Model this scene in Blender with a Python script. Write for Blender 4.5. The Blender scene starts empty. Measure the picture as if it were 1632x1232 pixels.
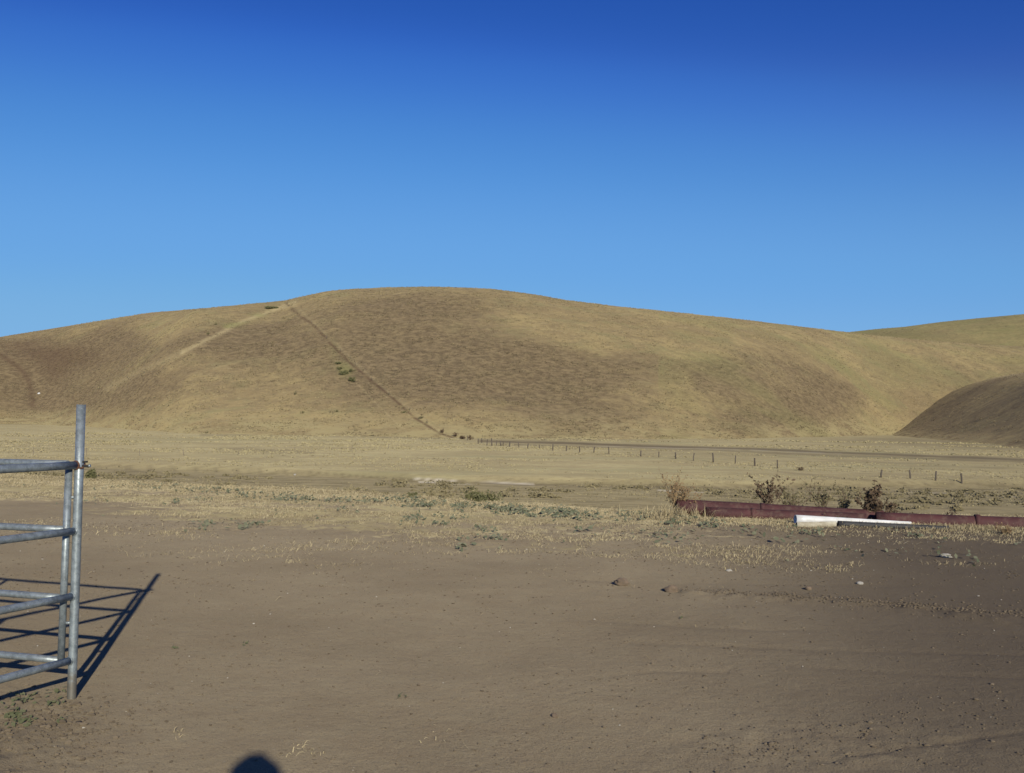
import bpy, bmesh, math, random
import numpy as np
from mathutils import Vector, Matrix

random.seed(7)
rng = np.random.default_rng(7)
R = math.radians
SC = bpy.context.scene
COL = SC.collection

# ------------------------------------------------------------------ camera
F = 1650.0; PW, PH = 1632.0, 1232.0
CAMZ = 1.6
cd = bpy.data.cameras.new('camera'); cam = bpy.data.objects.new('camera', cd); COL.objects.link(cam)
cd.sensor_width = 36.0; cd.lens = F / PW * 36.0; cd.clip_start = 0.01; cd.clip_end = 20000
ROT = Matrix.Rotation(R(90 + 1.684), 4, 'X') @ Matrix.Rotation(R(0.7), 4, 'Z')
cam.matrix_world = Matrix.Translation((0, 0, CAMZ)) @ ROT
SC.camera = cam
RM = np.array(ROT.to_3x3())

# ------------------------------------------------------------------ sky, sun, exposure
EL = R(19.35); SX, SY = 0.2314, -0.9728            # towards the sun (horizontal)
SUN = Vector((SX * math.cos(EL), SY * math.cos(EL), math.sin(EL)))
w = bpy.data.worlds.new('World'); SC.world = w; w.use_nodes = True
nt = w.node_tree; nt.nodes.clear()
sky = nt.nodes.new('ShaderNodeTexSky'); sky.sky_type = 'NISHITA'; sky.sun_disc = False
sky.sun_elevation = EL; sky.sun_rotation = math.atan2(SX, SY)
sky.altitude = 300; sky.air_density = 1.0; sky.dust_density = 0.15; sky.ozone_density = 4.0
bg = nt.nodes.new('ShaderNodeBackground'); bg.inputs['Strength'].default_value = 0.10
out = nt.nodes.new('ShaderNodeOutputWorld')
hs = nt.nodes.new('ShaderNodeHueSaturation'); hs.inputs['Saturation'].default_value = 1.25
sep = nt.nodes.new('ShaderNodeSeparateColor'); cmb = nt.nodes.new('ShaderNodeCombineColor')
nt.links.new(sky.outputs[0], hs.inputs['Color']); nt.links.new(hs.outputs[0], sep.inputs[0])
CURVES = [[(0.0371, 0.0222), (0.0502, 0.0423), (0.0761, 0.0782), (0.1284, 0.1263), (0.1996, 0.1515), (0.346, 0.1943)], [(0.1925, 0.1022), (0.2306, 0.1651), (0.2962, 0.2623), (0.3998, 0.3487), (0.5102, 0.3886), (0.6794, 0.4351)], [(0.4711, 0.4397), (0.5451, 0.5776), (0.6378, 0.6654), (0.7525, 0.7416), (0.8321, 0.76), (0.8774, 0.7452)]]
for ch, cp_ in enumerate(CURVES):                  # film response of the sky: deep zenith, soft horizon
    m1 = nt.nodes.new('ShaderNodeMath'); m1.operation = 'MULTIPLY'; m1.inputs[1].default_value = .1; nt.links.new(sep.outputs[ch], m1.inputs[0])
    m2 = nt.nodes.new('ShaderNodeFloatCurve'); nt.links.new(m1.outputs[0], m2.inputs['Value']); cu = m2.mapping.curves[0]
    cu.points[0].location = (0, 0); cu.points[-1].location = (1, cp_[-1][1] * 1.02)
    for q in cp_: cu.points.new(*q)
    m2.mapping.update()
    m3 = nt.nodes.new('ShaderNodeMath'); m3.operation = 'MULTIPLY'; m3.inputs[1].default_value = 10; nt.links.new(m2.outputs[0], m3.inputs[0]); nt.links.new(m3.outputs[0], cmb.inputs[ch])
nt.links.new(cmb.outputs[0], bg.inputs[0]); nt.links.new(bg.outputs[0], out.inputs[0])
sl = bpy.data.lights.new('sun', 'SUN'); sl.energy = 4.0; sl.angle = R(0.55); sl.color = (1.0, 0.925, 0.75)
so = bpy.data.objects.new('sun', sl); COL.objects.link(so)
so.rotation_euler = (-SUN).to_track_quat('-Z', 'Y').to_euler(); so.location = SUN * 50
SC.view_settings.view_transform = 'Standard'; SC.view_settings.look = 'None'
SC.view_settings.gamma = 1; SC.view_settings.exposure = 0.0

# ------------------------------------------------------------------ helpers
def pixdir(px, py):
    d = RM @ np.array([(px - PW / 2) / F, -(py - PH / 2) / F, -1.0])
    return d / np.linalg.norm(d)
def project(P):                                   # N x 3 -> photo coordinates of a surface point
    q = (P - np.array([0, 0, CAMZ])) @ RM
    zz = np.where(-q[:, 2] > 0.05, -q[:, 2], 0.05)
    ok = -q[:, 2] > 0.05
    px = np.where(ok, PW / 2 + F * q[:, 0] / zz, -9999); py = np.where(ok, PH / 2 - F * q[:, 1] / zz, -9999)
    return px, py
def sstep(a, b, x):
    t = np.clip((x - a) / (b - a), 0, 1); return t * t * (3 - 2 * t)
_perm = np.random.default_rng(3).random((256, 256))
def vnoise(x, y, s, seed=0):
    x = np.asarray(x, float) / s + seed * 17.37; y = np.asarray(y, float) / s + seed * 9.11
    xi = np.floor(x).astype(np.int64); yi = np.floor(y).astype(np.int64)
    fx = x - xi; fy = y - yi; fx = fx * fx * (3 - 2 * fx); fy = fy * fy * (3 - 2 * fy)
    g = lambda a, b: _perm[a & 255, b & 255]
    return ((g(xi, yi) * (1 - fx) + g(xi + 1, yi) * fx) * (1 - fy) + (g(xi, yi + 1) * (1 - fx) + g(xi + 1, yi + 1) * fx) * fy) * 2 - 1
def fbm(x, y, s, o=4, seed=0):
    r = 0; a = 1; t = 0
    for k in range(o):
        r = r + a * vnoise(x, y, s / 2 ** k, seed + k); t += a; a *= .5
    return r / t
def seg_dist(px, py, pts):                        # distance to polyline and the fraction along it
    best = np.full(px.shape, 1e9)
    for (x0, y0), (x1, y1) in zip(pts[:-1], pts[1:]):
        dx, dy = x1 - x0, y1 - y0; L = dx * dx + dy * dy
        t = np.clip(((px - x0) * dx + (py - y0) * dy) / L, 0, 1)
        best = np.minimum(best, np.hypot(px - x0 - t * dx, py - y0 - t * dy))
    return best

def blobs(px, py, L):
    r = np.zeros_like(px)
    for x, y, sx, sy, a in L: r = r + a * np.exp(-((px - x) / sx) ** 2 - ((py - y) / sy) ** 2)
    return r
def tag(o, label=None, cat=None, group=None, kind=None):
    if label: o['label'] = label
    if cat: o['category'] = cat
    if group: o['group'] = group
    if kind: o['kind'] = kind
    return o
def empty(name, loc, label, cat, group=None):
    o = bpy.data.objects.new(name, None); COL.objects.link(o); o.location = loc
    o.empty_display_size = .1
    return tag(o, label, cat, group)
def np_mesh(name, V, Fq, mat, attrs=None, smooth=False, parent=None, tri=False):
    me = bpy.data.meshes.new(name); k = 3 if tri else 4
    me.vertices.add(len(V)); me.vertices.foreach_set('co', np.asarray(V, np.float32).ravel())
    Fq = np.asarray(Fq, np.int32); n = len(Fq)
    me.loops.add(n * k); me.loops.foreach_set('vertex_index', Fq.ravel())
    me.polygons.add(n); me.polygons.foreach_set('loop_start', np.arange(0, n * k, k, dtype=np.int32))
    if smooth: me.polygons.foreach_set('use_smooth', np.ones(n, bool))
    me.update(calc_edges=True)
    for an, av in (attrs or {}).items():
        a = me.attributes.new(an, 'FLOAT', 'POINT'); a.data.foreach_set('value', np.asarray(av, np.float32))
    me.materials.append(mat)
    o = bpy.data.objects.new(name, me); COL.objects.link(o); o.parent = parent
    return o
def grid_faces(nr, nc, wrap=False):
    i = np.arange(nr * nc).reshape(nr, nc)
    if wrap: i = np.concatenate([i, i[:, :1]], 1)
    return np.stack([i[:-1, :-1], i[1:, :-1], i[1:, 1:], i[:-1, 1:]], -1).reshape(-1, 4)[:, ::-1]
class MB:                                          # collects shapes into one mesh
    def __init__(s): s.bm = bmesh.new()
    def tube(s, pts, rad, n=16, cap=True):
        pts = [Vector(p) for p in pts]; m = len(pts)
        rad = rad if isinstance(rad, (list, tuple)) else [rad] * m
        ring = []; ref = None
        for k in range(m):
            d = (pts[min(k + 1, m - 1)] - pts[max(k - 1, 0)]).normalized()
            if ref is None: ref = d.orthogonal().normalized()
            ref = (ref - d * ref.dot(d)).normalized(); b = d.cross(ref)
            ring.append([s.bm.verts.new(pts[k] + (ref * math.cos(2 * math.pi * j / n) + b * math.sin(2 * math.pi * j / n)) * rad[k]) for j in range(n)])
        for k in range(m - 1):
            for j in range(n):
                f = s.bm.faces.new([ring[k][j], ring[k][(j + 1) % n], ring[k + 1][(j + 1) % n], ring[k + 1][j]]); f.smooth = True
        if cap:
            s.bm.faces.new(ring[0][::-1]); s.bm.faces.new(ring[-1])
        return s
    def pipe(s, pts, ro, ri, n=24):                # open-ended pipe with wall thickness
        pts = [Vector(p) for p in pts]; m = len(pts)
        ro = ro if isinstance(ro, (list, tuple)) else [ro] * m; ri = ri if isinstance(ri, (list, tuple)) else [ri] * m
        R_ = []; ref = None
        for k in range(m):
            d = (pts[min(k + 1, m - 1)] - pts[max(k - 1, 0)]).normalized()
            if ref is None: ref = d.orthogonal().normalized()
            ref = (ref - d * ref.dot(d)).normalized(); b = d.cross(ref)
            mk = lambda r: [s.bm.verts.new(pts[k] + (ref * math.cos(2 * math.pi * j / n) + b * math.sin(2 * math.pi * j / n)) * r) for j in range(n)]
            R_.append((mk(ro[k]), mk(ri[k])))
        for k in range(m - 1):
            for j in range(n):
                q = (j + 1) % n
                for a, fl in ((0, False), (1, True)):
                    v = [R_[k][a][j], R_[k][a][q], R_[k + 1][a][q], R_[k + 1][a][j]]
                    f = s.bm.faces.new(v[::-1] if fl else v); f.smooth = True
        for k in (0, m - 1):
            for j in range(n):
                q = (j + 1) % n; s.bm.faces.new([R_[k][0][j], R_[k][0][q], R_[k][1][q], R_[k][1][j]])
        bmesh.ops.recalc_face_normals(s.bm, faces=s.bm.faces); return s
    def box(s, c, h, rz=0, bev=0):
        r = bmesh.ops.create_cube(s.bm, size=1); vs = r['verts']
        bmesh.ops.scale(s.bm, vec=(h[0] * 2, h[1] * 2, h[2] * 2), verts=vs)
        if bev: 
            e = list({e for v in vs for e in v.link_edges}); rr = bmesh.ops.bevel(s.bm, geom=e, offset=bev, segments=2, affect='EDGES'); vs = list({v for f in rr['faces'] for v in f.verts} | {v for v in vs if v.is_valid})
        bmesh.ops.rotate(s.bm, cent=(0, 0, 0), matrix=Matrix.Rotation(rz, 3, 'Z'), verts=vs)
        bmesh.ops.translate(s.bm, vec=c, verts=vs); return s
    def blob(s, c, sc, amp=.25, sub=2, seed=0, freq=3.0, flat=-9, smooth=True):
        r = bmesh.ops.create_icosphere(s.bm, subdivisions=sub, radius=1)
        for v in r['verts']:
            p = v.co.copy()
            k = 1 + amp * (float(vnoise(p.x * freq + p.z * 1.7, p.y * freq - p.z * 2.3, 1, seed)) + .5 * float(vnoise(p.x * freq * 2 + p.z * 3, p.y * freq * 2 + p.z * 4, 1, seed + 5)))
            v.co = Vector((c[0] + p.x * k * sc[0], c[1] + p.y * k * sc[1], max(c[2] + p.z * k * sc[2], flat)))
        for v in r['verts']:
            for f in v.link_faces: f.smooth = smooth
        return s
    def build(s, name, mat, parent=None, loc=None):
        me = bpy.data.meshes.new(name); s.bm.to_mesh(me); s.bm.free(); me.materials.append(mat)
        o = bpy.data.objects.new(name, me); COL.objects.link(o); o.parent = parent
        if loc is not None: o.location = loc
        return o

# ------------------------------------------------------------------ materials
class NT:
    def __init__(s, name):
        s.m = bpy.data.materials.new(name); s.m.use_nodes = True; s.t = s.m.node_tree
        s.b = s.t.nodes['Principled BSDF']; s.geo = s.t.nodes.new('ShaderNodeNewGeometry')
    def set(s, **k):
        for a, v in k.items():
            n = a.replace('_', ' ')
            for inp in s.b.inputs:
                if inp.name.lower() == n.lower():
                    if hasattr(v, 'links'): s.t.links.new(v, inp)
                    else: inp.default_value = v
    def noise(s, scale, det=4, rough=.6, vec=None, stretch=None, dist=0):
        n = s.t.nodes.new('ShaderNodeTexNoise'); n.inputs['Scale'].default_value = scale; n.inputs['Detail'].default_value = det; n.inputs['Roughness'].default_value = rough
        n.inputs['Distortion'].default_value = dist
        src = vec or s.geo.outputs['Position']
        if stretch:
            mp = s.t.nodes.new('ShaderNodeMapping'); mp.inputs['Scale'].default_value = stretch; s.t.links.new(src, mp.inputs[0]); src = mp.outputs[0]
        s.t.links.new(src, n.inputs['Vector']); return n.outputs[0]
    def attr(s, name):
        n = s.t.nodes.new('ShaderNodeAttribute'); n.attribute_name = name; return n.outputs['Fac']
    def ramp(s, fac, a, b):
        n = s.t.nodes.new('ShaderNodeMapRange'); n.interpolation_type = 'SMOOTHSTEP'
        n.inputs['From Min'].default_value = a; n.inputs['From Max'].default_value = b; s.t.links.new(fac, n.inputs['Value']); return n.outputs[0]
    def math(s, op, a, b, c=None):
        n = s.t.nodes.new('ShaderNodeMath'); n.operation = op
        for k, v in enumerate((a, b, c)):
            if v is None: continue
            if hasattr(v, 'links'): s.t.links.new(v, n.inputs[k])
            else: n.inputs[k].default_value = v
        return n.outputs[0]
    def mix(s, fac, a, b, mode='MIX'):
        n = s.t.nodes.new('ShaderNodeMix'); n.data_type = 'RGBA'; n.blend_type = mode; n.clamp_factor = True
        for inp, v in ((n.inputs[0], fac), (n.inputs[6], a), (n.inputs[7], b)):
            if hasattr(v, 'links'): s.t.links.new(v, inp)
            elif isinstance(v, (int, float)): inp.default_value = v
            else: inp.default_value = (*v, 1)
        return n.outputs[2]
    def bump(s, h, strength=.5, dist=.02):
        n = s.t.nodes.new('ShaderNodeBump'); n.inputs['Strength'].default_value = strength; n.inputs['Distance'].default_value = dist
        s.t.links.new(h, n.inputs['Height'])
        s.t.links.new(n.outputs[0], s.b.inputs['Normal'])

def simple(name, c1, c2, scale=8, rough=.85, metallic=0, bump=0, bscale=40, stretch=None, droughness=.5):
    n = NT(name); f = n.ramp(n.noise(scale, 5, .65, stretch=stretch), .35, .65)
    n.set(Base_Color=n.mix(f, c1, c2), Roughness=rough, Metallic=metallic, Diffuse_Roughness=droughness)
    if bump: n.bump(n.noise(bscale, 4, .6), bump, .01)
    return n.m

# soil / dry grass of the yard and valley
g = NT('ground_soil_and_dry_grass')
soilA, soilB = (.276, .229, .150), (.212, .172, .111)
n_big = g.ramp(g.noise(.35, 5, .6), .35, .68)
n_mid = g.ramp(g.noise(3.5, 5, .7), .3, .7)
soil = g.mix(n_big, soilA, soilB)
soil = g.mix(g.math('MULTIPLY', n_mid, .35), soil, (.215, .160, .102))
soil = g.mix(g.math('MULTIPLY', g.ramp(g.noise(55, 3, .7), .58, .72), .55), soil, (.30, .265, .19))
soil = g.mix(g.math('MULTIPLY', g.ramp(g.noise(38, 3, .7), .60, .70), .6), soil, (.09, .07, .05))
soil = g.mix(g.math('MULTIPLY', g.ramp(g.noise(130, 3, .8), .50, .66), .45), soil, (.31, .262, .185))
soil = g.mix(g.math('MULTIPLY', g.ramp(g.noise(100, 3, .8), .52, .66), .45), soil, (.115, .090, .062))
soil = g.mix(g.math('MULTIPLY', g.ramp(g.noise(8, 6, .8, stretch=(.5, 1, 1)), .50, .66), .22), soil, (.175, .135, .090))
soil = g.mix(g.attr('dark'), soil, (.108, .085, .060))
gA, gB, gC = (.365, .312, .172), (.285, .238, .132), (.205, .165, .097)
gr = g.mix(g.ramp(g.noise(.12, 5, .65, stretch=(.5, 1, 1)), .35, .65), gA, gB)
gr = g.mix(g.math('MULTIPLY', g.ramp(g.noise(1.1, 5, .75, stretch=(.45, 1, 1)), .48, .66), .8), gr, gC)
gr = g.mix(g.math('MULTIPLY', g.ramp(g.noise(.35, 6, .8, stretch=(.4, 1, 1)), .50, .64), .45), gr, (.20, .16, .095))
gr = g.mix(g.math('MULTIPLY', g.ramp(g.noise(9, 4, .75), .5, .7), .5), gr, (.50, .42, .25))
gr = g.mix(g.math('MULTIPLY', g.ramp(g.attr('lipgold'), 0, 1), .75), gr, g.mix(g.ramp(g.noise(1.6, 6, .8, stretch=(.5, 1, 1)), .38, .62), (.52, .445, .27), (.36, .295, .17)))
gr = g.mix(g.math('MULTIPLY', g.ramp(g.noise(.055, 4, .6, stretch=(.3, 1, 1)), .52, .68), .35), gr, (.24, .235, .13))
gr = g.mix(g.math('MULTIPLY', g.ramp(g.noise(.16, 6, .8, stretch=(.4, 1, 1)), .47, .62), .35), gr, (.215, .185, .10))
gr = g.mix(g.attr('brown'), gr, g.mix(g.ramp(g.noise(.5, 6, .8, stretch=(.4, 1, 1)), .40, .58), (.150, .124, .070), (.245, .204, .118)))
nm = g.math('ADD', g.attr('grass'), g.math('MULTIPLY', g.math('SUBTRACT', g.noise(2.2, 6, .75), .5), 1.6))
cc = g.mix(g.ramp(nm, .38, .62), soil, gr)
cc = g.mix(g.attr('pale'), cc, (.55, .50, .42))
cc = g.mix(g.attr('mark'), cc, (.085, .065, .045))
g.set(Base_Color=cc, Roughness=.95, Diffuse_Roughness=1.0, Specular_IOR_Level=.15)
g.bump(g.math('ADD', g.noise(14, 6, .7), g.math('MULTIPLY', g.noise(90, 3, .7), .5)), .8, .020)
M_ground = g.m

h = NT('hill_dry_grass')
hA, hB = (.318, .250, .126), (.240, .183, .100)
c1 = h.mix(h.ramp(h.noise(.03, 5, .65), .35, .65), hA, hB)
c1 = h.mix(h.math('MULTIPLY', h.ramp(h.noise(.22, 6, .8, stretch=(.7, .7, 2.0)), .45, .60), .60), c1, (.185, .142, .085))
c1 = h.mix(h.math('MULTIPLY', h.ramp(h.noise(1.1, 5, .8, stretch=(.8, .8, 2.0)), .50, .68), .50), c1, (.155, .120, .072))
c1 = h.mix(h.math('MULTIPLY', h.ramp(h.noise(.7, 5, .8, stretch=(.7, .7, 2.2)), .53, .68), .55), c1, (.41, .34, .18))
c1 = h.mix(h.math('MULTIPLY', h.ramp(h.noise(.05, 5, .7), .48, .66), .40), c1, (.20, .195, .095))
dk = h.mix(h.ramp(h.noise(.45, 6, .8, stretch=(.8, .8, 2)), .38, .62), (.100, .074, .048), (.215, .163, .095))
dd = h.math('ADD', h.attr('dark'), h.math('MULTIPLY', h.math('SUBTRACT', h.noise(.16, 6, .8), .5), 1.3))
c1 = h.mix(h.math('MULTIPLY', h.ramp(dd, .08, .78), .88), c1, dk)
c1 = h.mix(h.math('MULTIPLY', h.attr('toe'), h.ramp(h.noise(.12, 6, .8, stretch=(.5, .5, 2)), .38, .60)), c1, (.315, .265, .140))
c1 = h.mix(h.attr('pale'), c1, (.47, .39, .22))
c1 = h.mix(h.attr('green'), c1, (.19, .20, .075))
c1 = h.mix(h.attr('mark'), c1, (.085, .052, .036))
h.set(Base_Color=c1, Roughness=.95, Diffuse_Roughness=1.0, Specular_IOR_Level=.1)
h.bump(h.noise(.9, 6, .8, stretch=(.7, .7, 1.5)), .7, .28)
M_hill = h.m

# ------------------------------------------------------------------ ground sheet
lipX = [-400, -60, -30, -10.3, -7.15, -4.2, -1.4, 2.5, 9.3, 30, 400]; lipY = [120, 48, 34, 24.5, 22.8, 21.8, 19.8, 17.5, 17.3, 19, 80]
edgX = [-60, -8.0, -4.3, -1.6, 1.9, 5.8, 30]; edgY = [19, 16.2, 13.3, 11.7, 11.4, 11.5, 12]
bnkX = [-400, -58, -8.6, 20, 61, 400]; bnkY = [220, 141, 121, 115, 123, 200]
RUTS = [[(900, 985), (1150, 1000), (1400, 1006), (1700, 1012)], [(1000, 1022), (1300, 1036), (1700, 1042)], [(1330, 1206), (1500, 1181), (1700, 1156)], [(700, 915), (1000, 925), (1300, 930), (1700, 938)], [(860, 1088), (1050, 1068), (1160, 1070)], [(1250, 1060), (1450, 1072), (1700, 1078)]]
def yard_marks(X, Y):                              # trampled earth at the post, churned track, wheel ruts, loose patch
    shp = np.shape(X); X = np.ravel(np.asarray(X, float)); Y = np.ravel(np.asarray(Y, float))
    o = [np.zeros(X.shape) for _ in range(4)]; k = (Y > 3) & (Y < 16) & (np.abs(X) < 14); x, y = X[k], Y[k]
    if len(x):
        px, py = project(np.stack([x, y, 0 * x], 1))
        o[0][k] = np.exp(-(((x + 2.75) / .75) ** 2 + ((y - 4.85) / .9) ** 2))
        o[1][k] = np.exp(-(seg_dist(px, py, [(1090, 943), (1250, 953), (1400, 964), (1560, 984), (1800, 1007)]) / 7) ** 2)
        r = np.zeros_like(x)
        for q in RUTS: r = np.maximum(r, np.exp(-(seg_dist(px, py + 3 * fbm(x, y, 1.2, 3, 37), q) / 3.2) ** 2))
        o[2][k] = r * sstep(-.5, .4, fbm(x, y, .9, 3, 38)); o[3][k] = np.exp(-((px - 1330) / 260) ** 2 - ((py - 1185) / 45) ** 2)
    return [v.reshape(shp) for v in o]
def ground_z(x, y):
    r = np.hypot(x, y)
    lip = np.interp(x, lipX, lipY); t = y - lip
    bnk = np.interp(x, bnkX, bnkY) + .7 * fbm(x, y * .3, 14, 2, 4); b = y - bnk
    z = -6.0 * (1 - np.exp(-(np.maximum(t, 0) / 17) ** 1.25))
    z = z + sstep(-1.2, 1.5, b) * 0.75 + 1.15 * sstep(0, 150, b)
    z = z + .03 * np.exp(-((t + .8) / 1.6) ** 2)                                   # the grassy lip stands a little proud
    near = 1 - sstep(25, 60, r)
    z = z + near * (.020 * fbm(x, y, 2.6, 3, 1) + .0065 * fbm(x, y, .35, 4, 2))
    z = z + (1 - near) * .22 * fbm(x, y, 14, 4, 8)
    edge = np.interp(x, edgX, edgY); z = z + near * sstep(-.5, 2.5, y - edge) * .03 * fbm(x, y, .5, 3, 12)
    tr, trk, rut, lo = yard_marks(x, y)
    z = z + tr * .034 * fbm(x, y, .16, 3, 21) + trk * (.040 * np.abs(fbm(x, y, .20, 3, 31)) + .010) - rut * .008 + lo * .018 * fbm(x, y, .13, 3, 33)
    return z
def build_ground():
    az = np.concatenate([np.arange(-40, 40, .105), np.arange(40, 320, 2.0)])
    r = np.concatenate([np.geomspace(.05, 3, 60)[:-1], np.geomspace(3, 130, 760)[:-1], np.geomspace(130, 9000, 300)])
    A, RR = np.meshgrid(np.radians(az), r); X = (RR * np.sin(A)).ravel(); Y = (RR * np.cos(A)).ravel(); 
    Z = ground_z(X, Y)
    P = np.stack([X, Y, Z], 1); px, py = project(P); far = Y > 8
    tr, trk, rutd, _ = yard_marks(X, Y)
    P[:, 2] = Z
    lip = np.interp(X, lipX, lipY); edge = np.interp(X, edgX, edgY) + 1.5 * fbm(X * .45, Y * 2.2, 2.2, 4, 40)
    bnk = np.interp(X, bnkX, bnkY) + .7 * fbm(X, Y * .3, 14, 2, 4)
    grass = sstep(-1.2, 4.0, Y - edge) * .60 - .16 * sstep(.0, .5, fbm(X * .5, Y * 2, 2.5, 4, 43)) * (Y < lip - 1)
    grass = np.maximum(grass, sstep(-2.5, -.6, Y - lip)); right = sstep(1.5, 4, X) * (Y < lip - 1.6); grass = np.clip(grass - .22 * right, 0, 1)
    grass = np.where(Y > lip + 2, 1, grass)
    brown = sstep(3, 8, Y - lip) * (1 - sstep(-1, .6, Y - bnk)) * (.95 + .45 * fbm(X, Y, 12, 3, 44))
    brown = np.maximum(brown, sstep(.45, .8, fbm(X, Y * 2.2, 60, 4, 48)) * (Y > bnk) * .45)
    brown = np.maximum(brown, np.clip(blobs(px, py, [(1560, 710, 190, 9, .9), (1350, 702, 120, 4, .4), (1480, 775, 200, 12, .45), (870, 700, 160, 3, .6)]), 0, 1) * (Y > bnk) * (.7 + .5 * fbm(X, Y, 25, 4, 49)))
    dark = .80 * sstep(-.4, 3.6, X - .22 * (Y - 5) + .5 * fbm(X, Y, 2.5, 3, 51)) * (Y < 17) + .30 * sstep(3, 9, X) * (Y < 17) + .18 * fbm(X, Y, 3, 4, 50) * (Y < 25)  # rightward darkening is lens vignetting painted into the soil, over random soil tone
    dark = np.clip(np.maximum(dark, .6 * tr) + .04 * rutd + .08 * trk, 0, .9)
    lipgold = sstep(-2.8, -1.2, Y - lip) * (1 - sstep(4, 9, Y - lip)); lipgold = np.maximum(lipgold, sstep(.0, .35, fbm(X * .5, Y * 1.8, 1.9, 4, 47)) * sstep(-1, 1, Y - edge) * (Y < lip))
    mark = np.zeros_like(X); pale = np.zeros_like(X); nz = fbm(X, Y, 6, 4, 55)
    def line(pts, wd, amt, tgt, jit=1.2):
        dd = seg_dist(px, py + jit * nz, pts); tgt[:] = np.maximum(tgt, amt * np.exp(-(dd / wd) ** 2) * far)
    line([(765, 703), (900, 706), (1000, 710), (1100, 713), (1200, 716), (1300, 720), (1400, 724), (1470, 727), (1560, 730), (1700, 736)], 2.2, .80, mark)
    mark = np.maximum(mark, .45 * np.clip(blobs(px, py, [(1570, 703, 150, 8, 1), (1420, 699, 80, 4, .8), (880, 701, 150, 2.5, .9)]), 0, 1) * np.clip(.6 + .8 * fbm(X, Y * .4, 20, 4, 56), 0, 1) * far)
    line([(800, 708), (1000, 713), (1150, 718), (1300, 725), (1480, 731), (1632, 736)], 2.2, .50, mark)
    line([(780, 706), (1000, 716), (1200, 726), (1400, 737), (1632, 747)], 3.0, .18, mark)
    line([(940, 711), (1150, 716), (1340, 723)], 1.0, .30, pale)
    line([(320, 693), (500, 695), (720, 699)], 1.0, .40, mark)
    line([(350, 716), (430, 718), (500, 721)], 2.6, .40, mark)
    line([(0, 676), (150, 677), (320, 684)], .9, .25, mark)
    line([(1240, 752), (1320, 760), (1440, 769), (1632, 773)], 1.3, .30, mark)
    line([(200, 748), (500, 753), (640, 764), (840, 773), (1100, 777), (1350, 777)], 1.0, .40, mark, .25)
    line([(660, 763), (720, 766), (770, 768), (850, 772)], 1.5, .65 , pale)
    line([(668, 768), (750, 771)], 1.3, .6, pale); line([(1050, 782), (1125, 786)], 1.3, .55, pale); line([(1430, 783), (1632, 792)], 1.2, .25, pale)
    pale *= sstep(-.35, .25, vnoise(X, Y, 2.5, 60) + .3)
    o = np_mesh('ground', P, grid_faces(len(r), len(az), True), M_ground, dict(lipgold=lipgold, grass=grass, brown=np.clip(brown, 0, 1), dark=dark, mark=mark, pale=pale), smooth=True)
    return tag(o, kind='structure')
ground = build_ground()

# ------------------------------------------------------------------ hills
def skyline(pts):
    a, e = [], []
    for p in pts:
        d = pixdir(*p); a.append(math.atan2(d[0], d[1])); e.append(d[2] / math.hypot(d[0], d[1]))
    return np.array(a), np.array(e)
def smooth1(v, k):
    ker = np.exp(-np.linspace(-2, 2, 2 * k + 1) ** 2); ker /= ker.sum()
    return np.convolve(np.pad(v, k, mode='edge'), ker, 'valid')
def polar_hill(name, sky_pts, foot, crest, azr, relief, paint, ncol, nrow=330, zf=-7.0, power=1.5):
    az = np.linspace(R(azr[0]), R(azr[1]), ncol); step = az[1] - az[0]
    sa, se = skyline(sky_pts); tgt = smooth1(np.interp(az, sa, se), max(2, int(R(.55) / step)))
    fa, _ = skyline([(p, 600) for p, _ in foot]); rf = smooth1(np.interp(az, fa, [q for _, q in foot]), max(3, int(R(3) / step)))
    ca, _ = skyline([(p, 600) for p, _ in crest]); rc = smooth1(np.interp(az, ca, [q for _, q in crest]), max(3, int(R(3) / step)))
    s = np.concatenate([np.linspace(0, 1, nrow), np.linspace(1.02, 2.0, 50)])
    S = s[:, None]; A = az[None, :]; RR = rf + (rc - rf) * S
    P = np.where(S <= 1, np.sin(math.pi / 2 * np.clip(S, 0, 1)) ** power, 1 - .55 * sstep(0, 1, S - 1))
    X = RR * np.sin(A); Y = RR * np.cos(A)
    rel = relief(X, Y, S, A) * np.clip(4 * S, 0, 1)
    amp = np.full(ncol, 60.0)
    for _ in range(12):
        Z = zf + P * amp + rel
        e = ((Z - CAMZ) / RR).max(0); amp += (tgt - e) * rc
    Z = zf + P * amp + rel
    V = np.stack([X.ravel(), Y.ravel(), Z.ravel()], 1); px, py = project(V)
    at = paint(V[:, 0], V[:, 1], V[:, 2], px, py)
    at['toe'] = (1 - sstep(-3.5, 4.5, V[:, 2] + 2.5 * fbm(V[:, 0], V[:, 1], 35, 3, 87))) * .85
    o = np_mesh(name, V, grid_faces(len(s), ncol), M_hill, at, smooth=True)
    return tag(o, kind='structure')
main_sky = [(-700, 640), (-400, 596), (-200, 566), (0, 537), (80, 524), (160, 511), (240, 498), (330, 491), (400, 484), (450, 480), (480, 473), (520, 464), (560, 460.5), (620, 458), (700, 457), (780, 460), (850, 469), (900, 478), (1000, 490), (1100, 500), (1200, 511), (1300, 523.5), (1350, 529.5), (1450, 540), (1550, 548), (1700, 556), (2200, 590)]
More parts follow.
